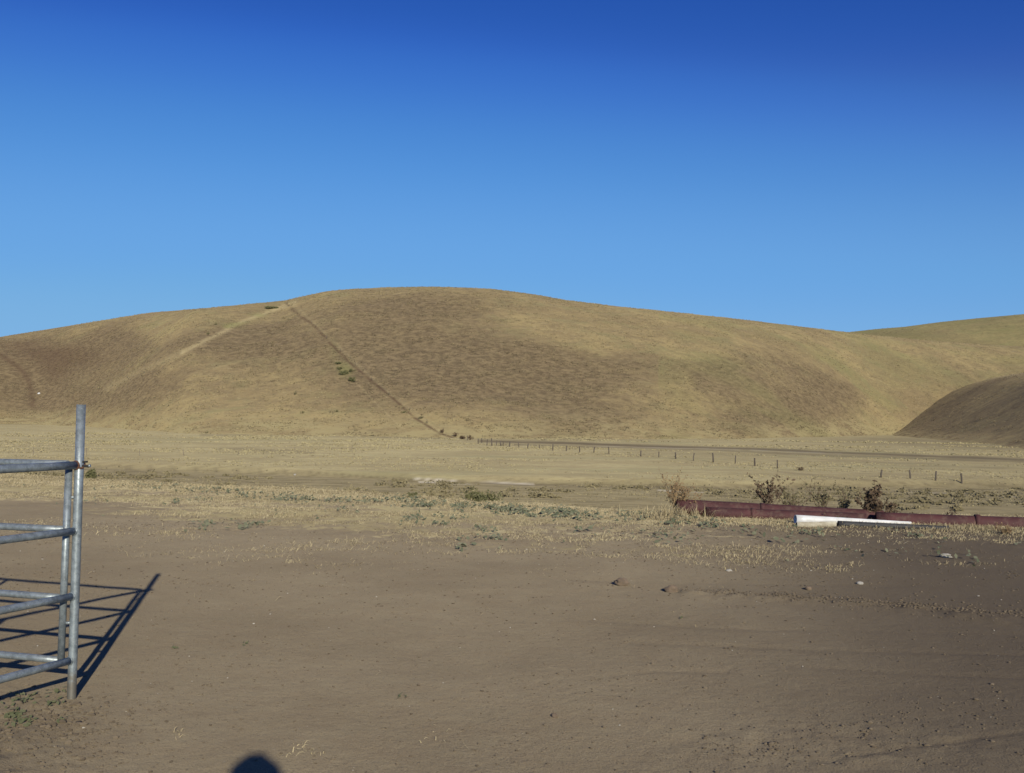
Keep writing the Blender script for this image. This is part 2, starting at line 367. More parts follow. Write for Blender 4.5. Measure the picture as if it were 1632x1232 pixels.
def main_relief(X, Y, S, A):
    px = PW / 2 + F * np.tan(A)
    r = 3.2 * fbm(X, Y, 150, 3, 70) * np.clip(S * 2, 0, 1) + 1.3 * fbm(X, Y, 30, 4, 73) + .22 * fbm(X, Y, 6, 3, 76)
    # spur running down to the left from below the crest, hollow beyond it
    cx = 455 - 330 * np.clip(1.02 - S, 0, 1)
    d = (px - cx); r = r + 5.5 * np.exp(-(d / 75) ** 2) * np.clip(1.5 * S, 0, 1) - 6 * np.exp(-((d + 150) / 120) ** 2) * np.sin(np.clip(S, 0, 1) * math.pi)
    r = r - 5 * np.exp(-((px - 45) / 55) ** 2) * np.sin(np.clip(S, 0, 1) * math.pi)
    r = r + 4 * np.exp(-((px - 1160) / 170) ** 2) * np.sin(np.clip(S, 0, 1) * math.pi)
    return r
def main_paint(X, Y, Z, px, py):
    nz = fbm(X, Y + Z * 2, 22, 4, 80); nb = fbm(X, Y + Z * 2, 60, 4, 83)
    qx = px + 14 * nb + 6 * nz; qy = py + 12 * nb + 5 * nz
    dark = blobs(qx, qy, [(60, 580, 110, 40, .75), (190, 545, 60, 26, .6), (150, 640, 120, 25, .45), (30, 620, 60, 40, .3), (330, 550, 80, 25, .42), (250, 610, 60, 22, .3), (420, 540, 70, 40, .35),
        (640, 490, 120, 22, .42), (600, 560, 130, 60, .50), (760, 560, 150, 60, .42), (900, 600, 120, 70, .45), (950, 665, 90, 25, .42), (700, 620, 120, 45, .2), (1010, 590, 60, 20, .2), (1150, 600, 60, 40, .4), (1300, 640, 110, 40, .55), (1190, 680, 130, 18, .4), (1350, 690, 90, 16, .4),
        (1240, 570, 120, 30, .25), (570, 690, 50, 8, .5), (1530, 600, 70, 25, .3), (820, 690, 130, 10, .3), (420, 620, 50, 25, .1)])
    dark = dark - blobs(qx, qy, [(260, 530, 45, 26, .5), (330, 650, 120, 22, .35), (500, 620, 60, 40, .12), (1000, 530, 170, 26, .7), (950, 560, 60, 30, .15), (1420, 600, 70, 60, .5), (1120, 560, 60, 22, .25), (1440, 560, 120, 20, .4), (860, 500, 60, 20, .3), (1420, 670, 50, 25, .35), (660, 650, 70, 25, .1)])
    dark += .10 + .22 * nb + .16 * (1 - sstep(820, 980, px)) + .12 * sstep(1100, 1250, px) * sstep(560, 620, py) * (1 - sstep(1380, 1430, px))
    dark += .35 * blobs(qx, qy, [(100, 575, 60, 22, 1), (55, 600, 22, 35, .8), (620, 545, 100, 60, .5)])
    pale = .46 * np.exp(-(seg_dist(px, py + 1.5 * nz, [(470, 482), (430, 496), (380, 515), (340, 537), (290, 562)]) / 3.0) ** 2) + .17 * np.exp(-(seg_dist(px, py + 1.5 * nz, [(290, 562), (210, 598), (170, 620)]) / 5) ** 2)
    pale = np.maximum(pale, .13 * np.exp(-(seg_dist(px + nz, py, [(470, 487), (520, 532), (560, 572), (620, 625), (690, 680), (722, 700)]) / 2.6) ** 2))
    pale = np.maximum(pale, .16 * np.exp(-(seg_dist(px + nz, py, [(562, 604), (600, 644), (650, 690)]) / 1.1) ** 2))
    mark = .78 * sstep(-.95, -.1, vnoise(X, Y + Z, 5, 88)) * np.exp(-(seg_dist(px + 2.0 * nz, py, [(456, 483), (476, 502), (502, 520), (524, 545), (560, 580), (592, 607), (632, 640), (660, 665), (700, 690), (735, 702)]) / 1.7) ** 2)
    mark = np.maximum(mark, .35 * np.exp(-(seg_dist(px + 3 * nz, py, [(0, 565), (22, 580), (42, 600), (50, 625), (52, 645)]) / 6.0) ** 2 ) * 1.45)
    mark = np.maximum(mark, .25 * np.exp(-(seg_dist(px + 3 * nz, py, [(95, 560), (85, 580), (80, 600)]) / 6) ** 2))
    mark = np.maximum(mark, .50 * np.clip(blobs(qx, qy, [(105, 568, 60, 16, 1), (85, 590, 25, 18, .8), (45, 560, 40, 10, .6)]), 0, 1))
    green = .55 * np.exp(-(seg_dist(px, py + nz, [(410, 492), (440, 489), (400, 508), (360, 522)]) / 5) ** 2) * sstep(-.3, .3, nz) + blobs(px, py, [(550, 588, 12, 12, .5), (532, 560, 8, 20, .15)])
    green += .22 * sstep(.05, .5, fbm(X, Y + Z, 45, 4, 90)) * (px > 1050)
    return dict(dark=np.clip(dark, 0, 1), pale=pale, mark=mark, green=np.clip(green, 0, .8))
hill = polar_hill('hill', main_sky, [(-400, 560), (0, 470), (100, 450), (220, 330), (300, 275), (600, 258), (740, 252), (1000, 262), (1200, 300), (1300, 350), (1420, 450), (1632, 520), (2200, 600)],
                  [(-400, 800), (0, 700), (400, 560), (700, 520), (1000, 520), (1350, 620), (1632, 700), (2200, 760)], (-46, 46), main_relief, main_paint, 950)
def back_paint(X, Y, Z, px, py):
    nb = fbm(X, Y + Z * 2, 60, 4, 93)
    return dict(dark=np.clip(.12 + .2 * nb + blobs(px, py, [(1420, 532, 60, 8, .45), (1560, 515, 80, 14, .25)]), 0, 1), pale=np.zeros_like(px), mark=np.zeros_like(px), green=np.clip(.22 + .3 * nb, 0, .5))
back_hill = polar_hill('hill', [(900, 600), (1200, 560), (1300, 538), (1350, 529.5), (1400, 524), (1440, 521), (1500, 513), (1560, 507), (1632, 500.5), (1800, 486), (2100, 490), (2400, 520)],
                  [(900, 760), (2400, 800)], [(900, 1100), (2400, 1150)], (2, 50), lambda X, Y, S, A: 2.5 * fbm(X, Y, 90, 4, 95), back_paint, 500, 200)
def build_spur():
    fx = [-60, -18, -8, 0, 8, 17, 25, 34, 42, 54, 64, 96, 170, 300]; fz = [-9, -6.2, -4.6, -1.6, 2.4, 7.2, 11.5, 16.3, 19.9, 23.3, 25.0, 28, 28, 10]
    v = np.linspace(-420, 330, 330); wv = np.linspace(-60, 300, 300)
    W, Vv = np.meshgrid(wv, v); y0 = 480.0; x0 = 175.0; slope = 44 / 217.
    prof = np.interp(wv, fx, fz); prof = smooth1(prof, 5)[None, :] * np.ones_like(W)
    fall = sstep(10, 230, Vv); Z = prof - fall * (prof + 7.5)
    X = x0 + W + slope * Vv; Y = y0 + Vv
    Z = Z + np.clip((W + 5) / 30, 0, 1) * (.8 * fbm(X, Y, 50, 4, 101))
    P = np.stack([X.ravel(), Y.ravel(), Z.ravel()], 1)
    nb = fbm(P[:, 0], P[:, 1], 40, 4, 106)
    px, py = project(P)
    pale = .3 * np.exp(-(seg_dist(px, py, [(1545, 609), (1580, 601), (1632, 596)]) / 2.5) ** 2)
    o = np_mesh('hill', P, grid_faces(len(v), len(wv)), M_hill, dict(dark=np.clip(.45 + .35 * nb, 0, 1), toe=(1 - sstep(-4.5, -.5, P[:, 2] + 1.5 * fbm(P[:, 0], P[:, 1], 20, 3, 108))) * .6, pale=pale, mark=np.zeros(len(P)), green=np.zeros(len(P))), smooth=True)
    return tag(o, kind='structure')
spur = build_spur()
bpy.context.view_layer.update()
def at(px, py, hills=True):                        # the point of the land under a photo point
    d = Vector(pixdir(px, py)); o = Vector((0, 0, CAMZ)); best = None
    for ob in ((ground, hill, spur) if hills else (ground,)):
        ok, loc, _, _ = ob.ray_cast(o, d)
        if ok and (best is None or (loc - o).length < (best - o).length): best = loc
    return best
def gz(x, y):
    ok, loc, _, _ = ground.ray_cast(Vector((x, y, 30)), Vector((0, 0, -1))); return loc.z if ok else 0
#@@OBJECTS@@
# ------------------------------------------------------------------ more materials
def attr_mat(name, base, var, scale=3, rough=.9, trans=None):
    n = NT(name)
    c = n.mix(n.attr('tone'), base, var)
    n.set(Base_Color=c, Roughness=rough, Diffuse_Roughness=.8, Specular_IOR_Level=.2)
    return n.m
M_straw = attr_mat('dry_straw', (.56, .475, .29), (.23, .18, .11))
M_weed = attr_mat('grey_green_leaf', (.095, .110, .066), (.215, .215, .140), rough=.7)
M_bushgreen = attr_mat('green_leaf', (.050, .085, .022), (.13, .17, .05), rough=.7)
M_hillbush = attr_mat('dusty_green_leaf', (.095, .100, .042), (.18, .17, .085), rough=.8)
M_bushgrey = attr_mat('dull_leaf', (.13, .11, .06), (.22, .20, .11))
M_dead = attr_mat('dead_leaf', (.070, .045, .030), (.175, .125, .08))
M_tanleaf = attr_mat('tan_leaf', (.36, .25, .13), (.20, .13, .075))
M_clod = attr_mat('soil_clod', (.120, .094, .065), (.205, .163, .112))
M_stone = attr_mat('white_pebble', (.52, .50, .45), (.32, .28, .22))
M_twig = simple('dead_twig', (.10, .065, .045), (.17, .12, .08), 20)
M_tantwig = simple('tan_twig', (.34, .25, .14), (.24, .17, .10), 20)
M_wood = simple('weathered_post_wood', (.085, .068, .052), (.15, .125, .10), 6, stretch=(1, 1, .2))
M_tpost = simple('grey_fence_steel', (.16, .13, .10), (.24, .20, .16), 6)
M_wire = simple('fence_wire', (.14, .13, .12), (.2, .19, .18), 6, rough=.5, metallic=.6)
M_rust = simple('rusty_weld', (.16, .065, .03), (.09, .045, .03), 60)
M_black = simple('black_rubber', (.012, .012, .012), (.03, .03, .03), 30)
def steel(name, bright):
    n = NT(name)
    f = n.ramp(n.noise(26, 5, .7), .35, .65); v = n.ramp(n.noise(9, 6, .75), .55, .75)
    c = n.mix(f, (bright * .88, bright * 1.0, bright * 1.05), (bright * .50, bright * .58, bright * .62))
    c = n.mix(n.math('MULTIPLY', v, .45), c, (.22, .175, .135))
    c = n.mix(n.math('MULTIPLY', n.ramp(n.noise(120, 2, .5), .66, .72), .8), c, (.62, .60, .56))
    sx_ = n.t.nodes.new('ShaderNodeSeparateXYZ'); n.t.links.new(n.geo.outputs['Position'], sx_.inputs[0])
    mud = n.ramp(n.math('ADD', n.math('MULTIPLY', n.math('SUBTRACT', .16, sx_.outputs[2]), 3.0), n.noise(24, 5, .75)), .45, .75)
    c = n.mix(n.math('MULTIPLY', mud, .75), c, (.19, .155, .105))
    n.set(Base_Color=c, Metallic=.4, Roughness=n.math('ADD', n.math('MULTIPLY', f, .14), .40)); n.bump(n.noise(60, 4, .7), .25, .002); return n.m
M_steel = steel('galvanised_steel', .40)
def maroon():
    n = NT('maroon_pipe_paint')
    c = n.mix(n.ramp(n.noise(2.2, 6, .7), .35, .65), (.108, .040, .040), (.070, .030, .030))
    c = n.mix(n.math('MULTIPLY', n.ramp(n.noise(9, 6, .75), .48, .62), .55), c, (.15, .10, .075))
    c = n.mix(n.math('MULTIPLY', n.ramp(n.noise(5, 5, .8, stretch=(.25, 1, 1)), .55, .7), .5), c, (.06, .03, .03))
    n.set(Base_Color=c, Roughness=.72, Specular_IOR_Level=.3); n.bump(n.noise(20, 4, .7), .3, .006); return n.m
M_maroon = maroon()
M_white = simple('white_plastic', (.80, .80, .80), (.68, .68, .66), 7, rough=.45, bump=.15)
M_cream = simple('cream_worn_plastic', (.58, .54, .42), (.40, .35, .25), 9, rough=.8, bump=.5)
M_shadepipe = simple('dark_grey_pipe_with_shade', (.035, .035, .036), (.060, .058, .056), 9, rough=.7)  # pipe colour blackened to carry the shade below the white pole

# ------------------------------------------------------------------ steel corral panel and gate at the left
def arc(a, b, n=10, sag=0):
    a, b = Vector(a), Vector(b); return [a.lerp(b, k / n) + Vector((0, 0, -sag * math.sin(math.pi * k / n))) for k in range(n + 1)]
PB = at(114, 1113); PT = Vector((PB.x + .014, PB.y, 1.640))
RZ = [1.300, .932, .568, .212]
def post_at(z): return PB.lerp(PT, (z - PB.z) / (PT.z - PB.z))
pdir = Vector((-.404, -.915, 0)).normalized(); gdir = Vector((-.952, .305, 0)).normalized()
panel = empty('corral_fence', PB, 'galvanised tube corral fence with the tall end post, rails running towards the viewer', 'corral fence', 'steel corral rails at the left edge')
def loc(p): return Vector(p) - PB
m = MB(); m.pipe([loc(PB - Vector((0, 0, .25))), loc(PB), loc(PB.lerp(PT, .33)), loc(PB.lerp(PT, .66)), loc(PT)], .0245, .0205, 28); m.build('end_post', M_steel, panel)
FAR = PB + pdir * 3.0
for k, z in enumerate(RZ):
    a = post_at(z) + pdir * .020; b = Vector((FAR.x, FAR.y, z + .0))
    m = MB(); m.tube(arc(loc(a), loc(b), 12, .004), .0205 if k else .0225, 24); m.build('rail', M_steel, panel)
    m = MB(); c = loc(post_at(z)); rr = Vector((-pdir.y, pdir.x, 0))
    ring = [c + pdir * .0245 + (rr * math.cos(t) + Vector((0, 0, 1)) * math.sin(t)) * .0215 for t in np.linspace(0, 2 * math.pi, 21)]
    m.tube(ring, .0035 if k else .006, 8, False); m.build('weld', M_steel if k else M_rust, panel)
for q in (1.5, 3.0):
    p = PB + pdir * q; m = MB(); m.tube([loc((p.x, p.y, RZ[3] + .0)), loc((p.x, p.y, RZ[0]))] if q < 3 else [loc((p.x, p.y, -.1)), loc((p.x, p.y, RZ[0] + .02))], .020, 20); m.build('upright', M_steel, panel)
# latch chain and bolt through the post
m = MB(); pc = post_at(1.300); m.tube([loc(pc + Vector((.018, -.006, .018))), loc(pc + Vector((.050, -.012, .020)))], .006, 12); m.tube([loc(pc + Vector((.018, -.006, -.004))), loc(pc + Vector((.060, -.012, -.006)))], .0075, 12)
m.build('latch_pin', M_black, panel)
m = MB(); m.tube([loc(pc + Vector((.058, -.012, -.004))), loc(pc + Vector((.068, -.012, -.002)))], .009, 6); m.build('latch_nut', M_steel, panel)
m = MB()
cc0 = loc(pc); 
m.tube([cc0 + Vector((.0285 * math.cos(t), .0285 * math.sin(t), .012 * math.sin(t * 2) - .004)) for t in np.linspace(0, 2 * math.pi, 25)], .0055, 8, False)
m.build('hinge_collar', M_rust, panel)

GT = Vector((-2.484, 5.815, 0)); GL = Vector((.020, 0, 1.0))
gate = empty('corral_gate', Vector((GT.x, GT.y, 0)), 'galvanised tube gate behind the tall post, its thin end upright clear of the dirt', 'corral gate', 'steel corral rails at the left edge')
gl = lambda p: Vector(p) - Vector((GT.x, GT.y, 0))
m = MB(); m.tube([gl((GT.x - .012, GT.y, .185)), gl((GT.x + .006, GT.y, 1.285))], .0195, 24); m.build('end_upright', M_steel, gate)
for z in (1.307, .940, .560, .212):
    a = Vector((GT.x, GT.y, z)); b = a + gdir * 3.0
    m = MB(); m.tube(arc(gl(a), gl(b), 12, .004), .0195, 24); m.build('rail', M_steel, gate)
for q in (1.5, 3.0):
    p = GT + gdir * q; m = MB(); m.tube([gl((p.x, p.y, .20)), gl((p.x, p.y, 1.307))], .0185, 20); m.build('upright', M_steel, gate)
for z in (.42, 1.12):
    m = MB(); a = gl((GT.x, GT.y, z)); b = loc(post_at(z)) + PB - Vector((GT.x, GT.y, 0)); m.tube([a, b], .008, 10); m.build('hinge', M_steel, gate)

# ------------------------------------------------------------------ pipes lying on the grass edge
def onland(px, D, dz=0):
    d = pixdir(px, 700); k = D / d[1]; x = d[0] * k; return Vector((x, D, gz(x, D) + dz))
def pipe_thing(name, a, b, ra, rb, mat, label, cat, group, wall=.012, bands=(), sag=0, capname=None):
    o = empty(name, a, label, cat, group)
    n = 14; pts = [(a.lerp(b, k / n) - a) + Vector((0, 0, -sag * math.sin(math.pi * k / n))) for k in range(n + 1)]
    rr = [ra + (rb - ra) * k / n for k in range(n + 1)]
    m = MB(); m.pipe(pts, rr, [max(r - wall, r * .6) for r in rr], 32); m.build('barrel', mat, o)
    for t in bands:
        c = a.lerp(b, t) - a; d = (b - a).normalized(); r = ra + (rb - ra) * t
        m = MB(); m.pipe([c - d * .035, c + d * .035], r + .012, r + .001, 32); m.build('coupling', mat, o)
    return o
G1 = 'maroon pipes dumped along the grass edge'
pipe_thing('drain_pipe', onland(1079, 16.95, .130), onland(1408, 16.50, .055), .128, .108, M_maroon, 'long maroon pipe at the back, its open left end beside the tan dead weed', 'pipe', G1, bands=(.42,))
pipe_thing('drain_pipe', onland(1126, 16.74, .075), onland(1380, 16.30, .045), .095, .09, M_maroon, 'shorter maroon pipe lying low in front of the long one, behind the white pole', 'pipe', G1, bands=(.30,))
pipe_thing('drain_pipe', onland(1396, 16.25, .055), onland(1790, 15.5, .060), .112, .112, M_maroon, 'maroon pipe running out of the picture at the right edge, past the dark dead bush', 'pipe', G1, bands=(.42,), sag=.01)
pipe_thing('tapered_pole', onland(1268, 15.75, .085), onland(1452, 15.95, .032), .066, .022, M_white, 'bright white tapered pole lying in front of the maroon pipes', 'pole', None, wall=.008)
pipe_thing('grey_pipe', onland(1336, 15.55, .030), onland(1512, 15.45, .018), .050, .032, M_shadepipe, 'thin dark grey pipe under the narrow end of the white pole, darkened for its shadow', 'pipe', None, wall=.006)  # pipe made thicker and darker to fill in the white pole's shadow gap
pipe_thing('broken_pipe', onland(1270, 15.5, .022), onland(1332, 15.52, .028), .042, .045, M_cream, 'short cream length of half buried pipe below the thick end of the white pole', 'pipe', None, wall=.008)

# ------------------------------------------------------------------ wire fences in the valley
def fence(posts, label, rad, mat, hmin, wires, group, extra=.0, name='wire_fence'):
    pts = [at(x, y, False if y > 695 else True) for x, y, _ in posts]
    root = empty(name, pts[0], label, 'fence', group)
    tops = []
    for k, (p, (x, y, hp)) in enumerate(zip(pts, posts)):
        D = p.y; hh = max(hmin, hp * D / F) * (1 + .09 * math.sin(k * 7.3))
        lean = Vector((.13 * math.sin(k * 3.7), .08 * math.cos(k * 5.1), 0))
        m = MB(); r = rad * (1 + .2 * math.sin(k * 2.9)); b = p - pts[0]
        m.tube([b - Vector((0, 0, .3)), b + lean * .3 + Vector((0, 0, hh * .5)), b + lean + Vector((0, 0, hh))], [r * 1.05, r, r * .92], 9)
        m.build('post', mat, root); tops.append((b, b + lean + Vector((0, 0, hh))))
    for wv in wires:
        m = MB(); m.tube([a.lerp(b, wv) for a, b in tops], .0035, 4, False); m.build('wire', M_wire, root)
    return root
FP = [(762, 708, 9), (768, 706, 7), (776, 710, 9), (784, 710.5, 12), (791, 710, 9), (797.5, 710.5, 9), (802, 710.5, 6), (812, 712, 7), (827, 713, 7), (841, 715, 8), (859.7, 716, 8), (881, 718, 11), (902.5, 719, 9), (924, 721, 9), (946.4, 722, 9), (970.6, 723.5, 11), (1021, 727.7, 10), (1050, 729, 10), (1077, 731.4, 11), (1105, 734.5, 12), (1137, 737, 14), (1171.6, 738.8, 12), (1203, 742.5, 13), (1239, 746.6, 15), (1404, 761, 11), (1451, 762.8, 12), (1491, 765.7, 11), (1533, 770.4, 15)]
fence(FP, 'wire fence on dark wooden posts crossing the dry valley floor in front of the hill', .10, M_wood, 1.0, (.35, .6, .88), 'wire fences on the ranch')
fence([(53, 725, 12), (138, 726, 11), (222, 726, 9), (293, 726, 10), (380, 723.5, 8), (470, 720.5, 9), (561, 718, 11), (619, 716, 8)], 'faint wire fence on thin steel stakes standing in the pale grass at the left', .035, M_tpost, 1.0, (.4, .9), 'wire fences on the ranch')
fence([(745, 702, 6), (727, 697, 6), (706, 690, 8), (681, 675, 5), (653, 655, 7), (620, 630, 4), (592, 606, 4), (566, 583, 4), (543, 561, 4), (520, 540, 4), (497, 516, 4), (478, 501, 4), (458, 484, 4)], 'wire fence climbing straight up the hill beside the eroded line', .06, M_wood, 1.2, (.5, .9), 'wire fences on the ranch')

# ------------------------------------------------------------------ leaves and blades as arrays
def blades(base, yaw, lean, length, width, tone, bend=.5):
    n = len(base); d = np.stack([np.cos(yaw), np.sin(yaw), np.zeros(n)], 1); s = np.stack([-np.sin(yaw), np.cos(yaw), np.zeros(n)], 1)
    up = np.array([0, 0, 1.0]); L = length[:, None]; wd = width[:, None] / 2
    mid = base + (d * np.sin(lean * .6)[:, None] + up * np.cos(lean * .6)[:, None]) * L * .55
    l2 = np.clip(lean * (1 + bend), 0, 1.9)[:, None]; tip = mid + (d * np.sin(l2) + up * np.cos(l2)) * L * .45
    s = s * .8 + up * .45                       # a little face-on so thin blades catch light
    V = np.stack([base - s * wd, base + s * wd, mid - s * wd * .75, mid + s * wd * .75, tip], 1).reshape(-1, 3)
    i = np.arange(n)[:, None] * 5; Fq = np.concatenate([i + [0, 1, 3], i + [0, 3, 2], i + [2, 3, 4]], 0)
    return V, Fq, np.repeat(tone, 5)
def leaves(c, nrm, size, tone, aspect=.6):
    n = len(c); nrm = nrm / np.linalg.norm(nrm, axis=1, keepdims=True)
    a = np.cross(nrm, rng.normal(size=(n, 3))); a /= np.linalg.norm(a, axis=1, keepdims=True) + 1e-9; b = np.cross(nrm, a)
    s = size[:, None]
    V = np.stack([c - a * s, c - a * s * .2 - b * s * aspect, c + a * s * .7 - b * s * aspect * .6, c + a * s - nrm * s * .2, c + a * s * .7 + b * s * aspect * .6, c - a * s * .2 + b * s * aspect], 1).reshape(-1, 3)
    i = np.arange(n)[:, None] * 6; Fq = np.concatenate([i + [0, 1, 5], i + [1, 2, 5], i + [2, 4, 5], i + [2, 3, 4]], 0)
    return V, Fq, np.repeat(tone, 6)
def join(L):
    V, Fq, T, o = [], [], [], 0
    for v, f, t in L: V.append(v); Fq.append(f + o); T.append(t); o += len(v)
    return np.concatenate(V), np.concatenate(Fq), np.concatenate(T)
def leaf_obj(name, parts, mat, parent=None):
    V, Fq, T = join(parts); return np_mesh(name, V, Fq, mat, dict(tone=T), tri=True, parent=parent)

# dry grass tufts
def tufts(cx, cy, hgt, nb, spread, flat=.6, wmul=1.0):
    n = len(cx); k = np.repeat(np.arange(n), nb); N = len(k)
    x = cx[k] + rng.normal(size=N) * spread[k]; y = cy[k] + rng.normal(size=N) * spread[k]
    z = ground_z(x, y) - .006
    ln = hgt[k] * rng.uniform(.45, 1.15, N); lean = np.clip(rng.normal(.35 + .85 * min(flat, 1.15), .28, N), .05, 1.55)
    return blades(np.stack([x, y, z], 1), rng.uniform(0, 2 * math.pi, N), np.clip(lean, 0, 1.5), ln, wmul * (.003 + .00045 * y) * rng.uniform(.6, 1.3, N), np.clip(.35 + .28 * rng.normal(size=N) + .45 * fbm(x * .6, y * 1.5, .9, 3, 130), 0, 1))
def scatter(n, x0, x1, y0, y1, dens):
    x = rng.uniform(x0, x1, n); y = rng.uniform(y0, y1, n); keep = rng.random(n) < dens(x, y); return x[keep], y[keep]
def inview(x, y, m=1.12): return (np.abs(x) < .50 * y * m + .6)
def d_strip(x, y):
    lip = np.interp(x, lipX, lipY); edge = np.interp(x, edgX, edgY); pt = fbm(x * .55, y * 1.7, 1.5, 4, 140); p2 = fbm(x * .8, y * 2, .5, 3, 141)
    base = sstep(-2.2, 2.2, y - edge) * sstep(.02, .22, pt + .30 * sstep(1, 5, y - edge) - .16 * sstep(1, 4, x)) * sstep(-.25, .15, p2)
    far = sstep(-2.4, -1.0, y - lip) * sstep(-.6, 0, p2 + .2)
    far = np.maximum(far, sstep(-.9, -.2, y - (15.9 - .02 * x)) * (x > 2) * sstep(-.4, .1, p2))
    return np.clip(np.maximum(base, far), 0, 1) * (y < lip + 3.5) * inview(x, y)
gp = []
x, y = scatter(60000, -18, 16, 9.5, 32, d_strip); lip = np.interp(x, lipX, lipY)
gp.append(tufts(x, y, .05 + .06 * rng.random(len(x)) ** 2 + .02 * sstep(-2.5, -.5, y - lip), 12, .04 + .10 * rng.random(len(x)), 1.0, .8))
x, y = scatter(2600, -18, 16, 17, 32, lambda x, y: (np.abs(y - np.interp(x, lipX, lipY)) < 2.2) * inview(x, y)); gp.append(tufts(x, y, .06 + .08 * rng.random(len(x)) ** 2, 9, .08 + .1 * rng.random(len(x)), .8))
# clumps round the pipes
def near_pipes(n, h):
    px = rng.uniform(1050, 1640, n); D = 15.35 + (1640 - px) * .0014 + np.abs(rng.normal(size=n)) * -.28 + .25
    X = (px - 816) / F * D; return tufts(X, D, h * rng.uniform(.6, 1.3, n), 10, np.full(n, .05), .6)
gp.append(near_pipes(620, .085))
x = 2.62 + rng.normal(size=70) * .28; y = 16.75 + rng.normal(size=70) * .2; gp.append(tufts(x, y, rng.uniform(.12, .30, 70), 9, np.full(70, .04), .35))
# sparse straw lying on the bare yard
def d_yard(x, y): return np.clip(.10 + .5 * sstep(.15, .5, fbm(x, y * 1.5, 1.8, 3, 145)) * sstep(5, 11, y) + .25 * sstep(9, 12, y), 0, 1) * inview(x, y)
x, y = scatter(900, -9, 9, 4.2, 13.5, d_yard); n = len(x)
gp.append(blades(np.stack([x, y, ground_z(x, y) + .003], 1), rng.uniform(0, 6.28, n), rng.uniform(1.25, 1.5, n), rng.uniform(.012, .06, n) * (1 + .06 * y), (.0018 + .0005 * y) * rng.uniform(.5, 1.0, n), .3 + rng.random(n) * .7, bend=.03))
x, y = scatter(2600, -9, 9, 8.5, 14, lambda x, y: sstep(.05, .35, fbm(x * .6, y * 1.8, 1.3, 4, 146)) * sstep(8.5, 13, y)); gp.append(tufts(x, y, .015 + .03 * rng.random(len(x)) ** 2, 8, .03 + .09 * rng.random(len(x)) ** 2, 1.3, .6))
for px, py, n, sp in ((478, 1192, 26, .05), (505, 1206, 14, .04), (275, 1172, 14, .04), (690, 1165, 12, .12), (860, 872, 30, .1), (930, 868, 40, .12), (1055, 872, 26, .06), (1160, 908, 10, .05), (1215, 873, 16, .08), (640, 864, 60, .25), (690, 866, 60, .25), (300, 853, 50, .35), (215, 842, 50, .3)):
    p = at(px, py, False); k = 3 if n < 30 else 6
    gp.append(tufts(p.x + rng.normal(size=k) * sp, p.y + rng.normal(size=k) * sp, np.full(k, .03 + .004 * p.y), max(4, n // k), np.full(k, sp * .5), 1.1))
tag(leaf_obj('dry_grass', gp, M_straw), 'short straw coloured dead grass along the far edge of the bare yard', 'dry grass', kind='stuff')

# creeping grey-green weeds
wp = []
def weed_patch(px, py, wpx, n, size=.034, depth=.35, h=.06):
    if py < 1000: n = int(n * .6)
    p = at(px, py, False); wx = wpx * p.y / F / 2
    x = p.x + rng.normal(size=n) * wx * .6; y = p.y + rng.normal(size=n) * depth
    cl = sstep(-.3, .2, vnoise(x, y, .28, int(px))) ; x, y = x[cl > .35], y[cl > .35]; n = len(x)
    z = ground_z(x, y) + rng.uniform(.01, h, n)
    wp.append(leaves(np.stack([x, y, z], 1), np.stack([rng.normal(size=n) * .5, -.35 + rng.normal(size=n) * .5, np.ones(n)], 1), rng.uniform(.6, 1.25, n) * size, rng.random(n)))
for a in [(210, 776, 60, 130), (265, 777, 80, 200), (325, 781, 60, 140), (375, 784, 50, 150), (405, 790, 60, 150), (455, 793, 60, 120), (480, 797, 60, 190), (540, 800, 50, 130), (605, 797, 60, 170), (650, 800, 80, 300), (675, 806, 60, 300), (735, 809, 50, 200), (790, 812, 45, 220), (812, 815, 50, 240), (850, 819, 50, 220), (895, 817, 60, 280), (905, 821, 60, 220), (935, 823, 40, 120), (1005, 826, 60, 220), (1025, 821, 60, 160), (1075, 832, 60, 150), (1120, 836, 60, 90), (330, 836, 40, 60), (400, 838, 40, 90), (300, 800, 60, 60), (160, 800, 60, 50),
    (660, 829, 30, 70), (710, 831, 50, 140), (770, 847, 22, 50), (788, 858, 34, 80), (735, 872, 50, 50), (700, 800, 40, 120), (930, 848, 60, 60), (1040, 852, 60, 50), (1545, 835, 18, 60), (1180, 846, 70, 40), (1290, 852, 80, 60), (1480, 858, 60, 60), (560, 815, 60, 40), (1240, 866, 70, 40), (1360, 880, 90, 50), (1500, 885, 80, 40), (1060, 861, 50, 40)]: weed_patch(*a)
x, y = scatter(5000, -14, 10, 11, 25, lambda x, y: sstep(.12, .45, fbm(x, y * 1.3, 1.5, 3, 150)) * sstep(-.5, 3, y - np.interp(x, edgX, edgY)) * (y < np.interp(x, lipX, lipY)) * .35); n = len(x)
wp.append(leaves(np.stack([x, y, ground_z(x, y) + rng.uniform(.005, .04, n)], 1), np.stack([rng.normal(size=n) * .5, -.3 + rng.normal(size=n) * .5, np.ones(n)], 1), rng.uniform(.015, .034, n), rng.random(n)))
tag(leaf_obj('creeping_weeds', wp, M_weed), 'low grey-green creeping weeds spread among the straw along the grass edge', 'weeds', kind='stuff')
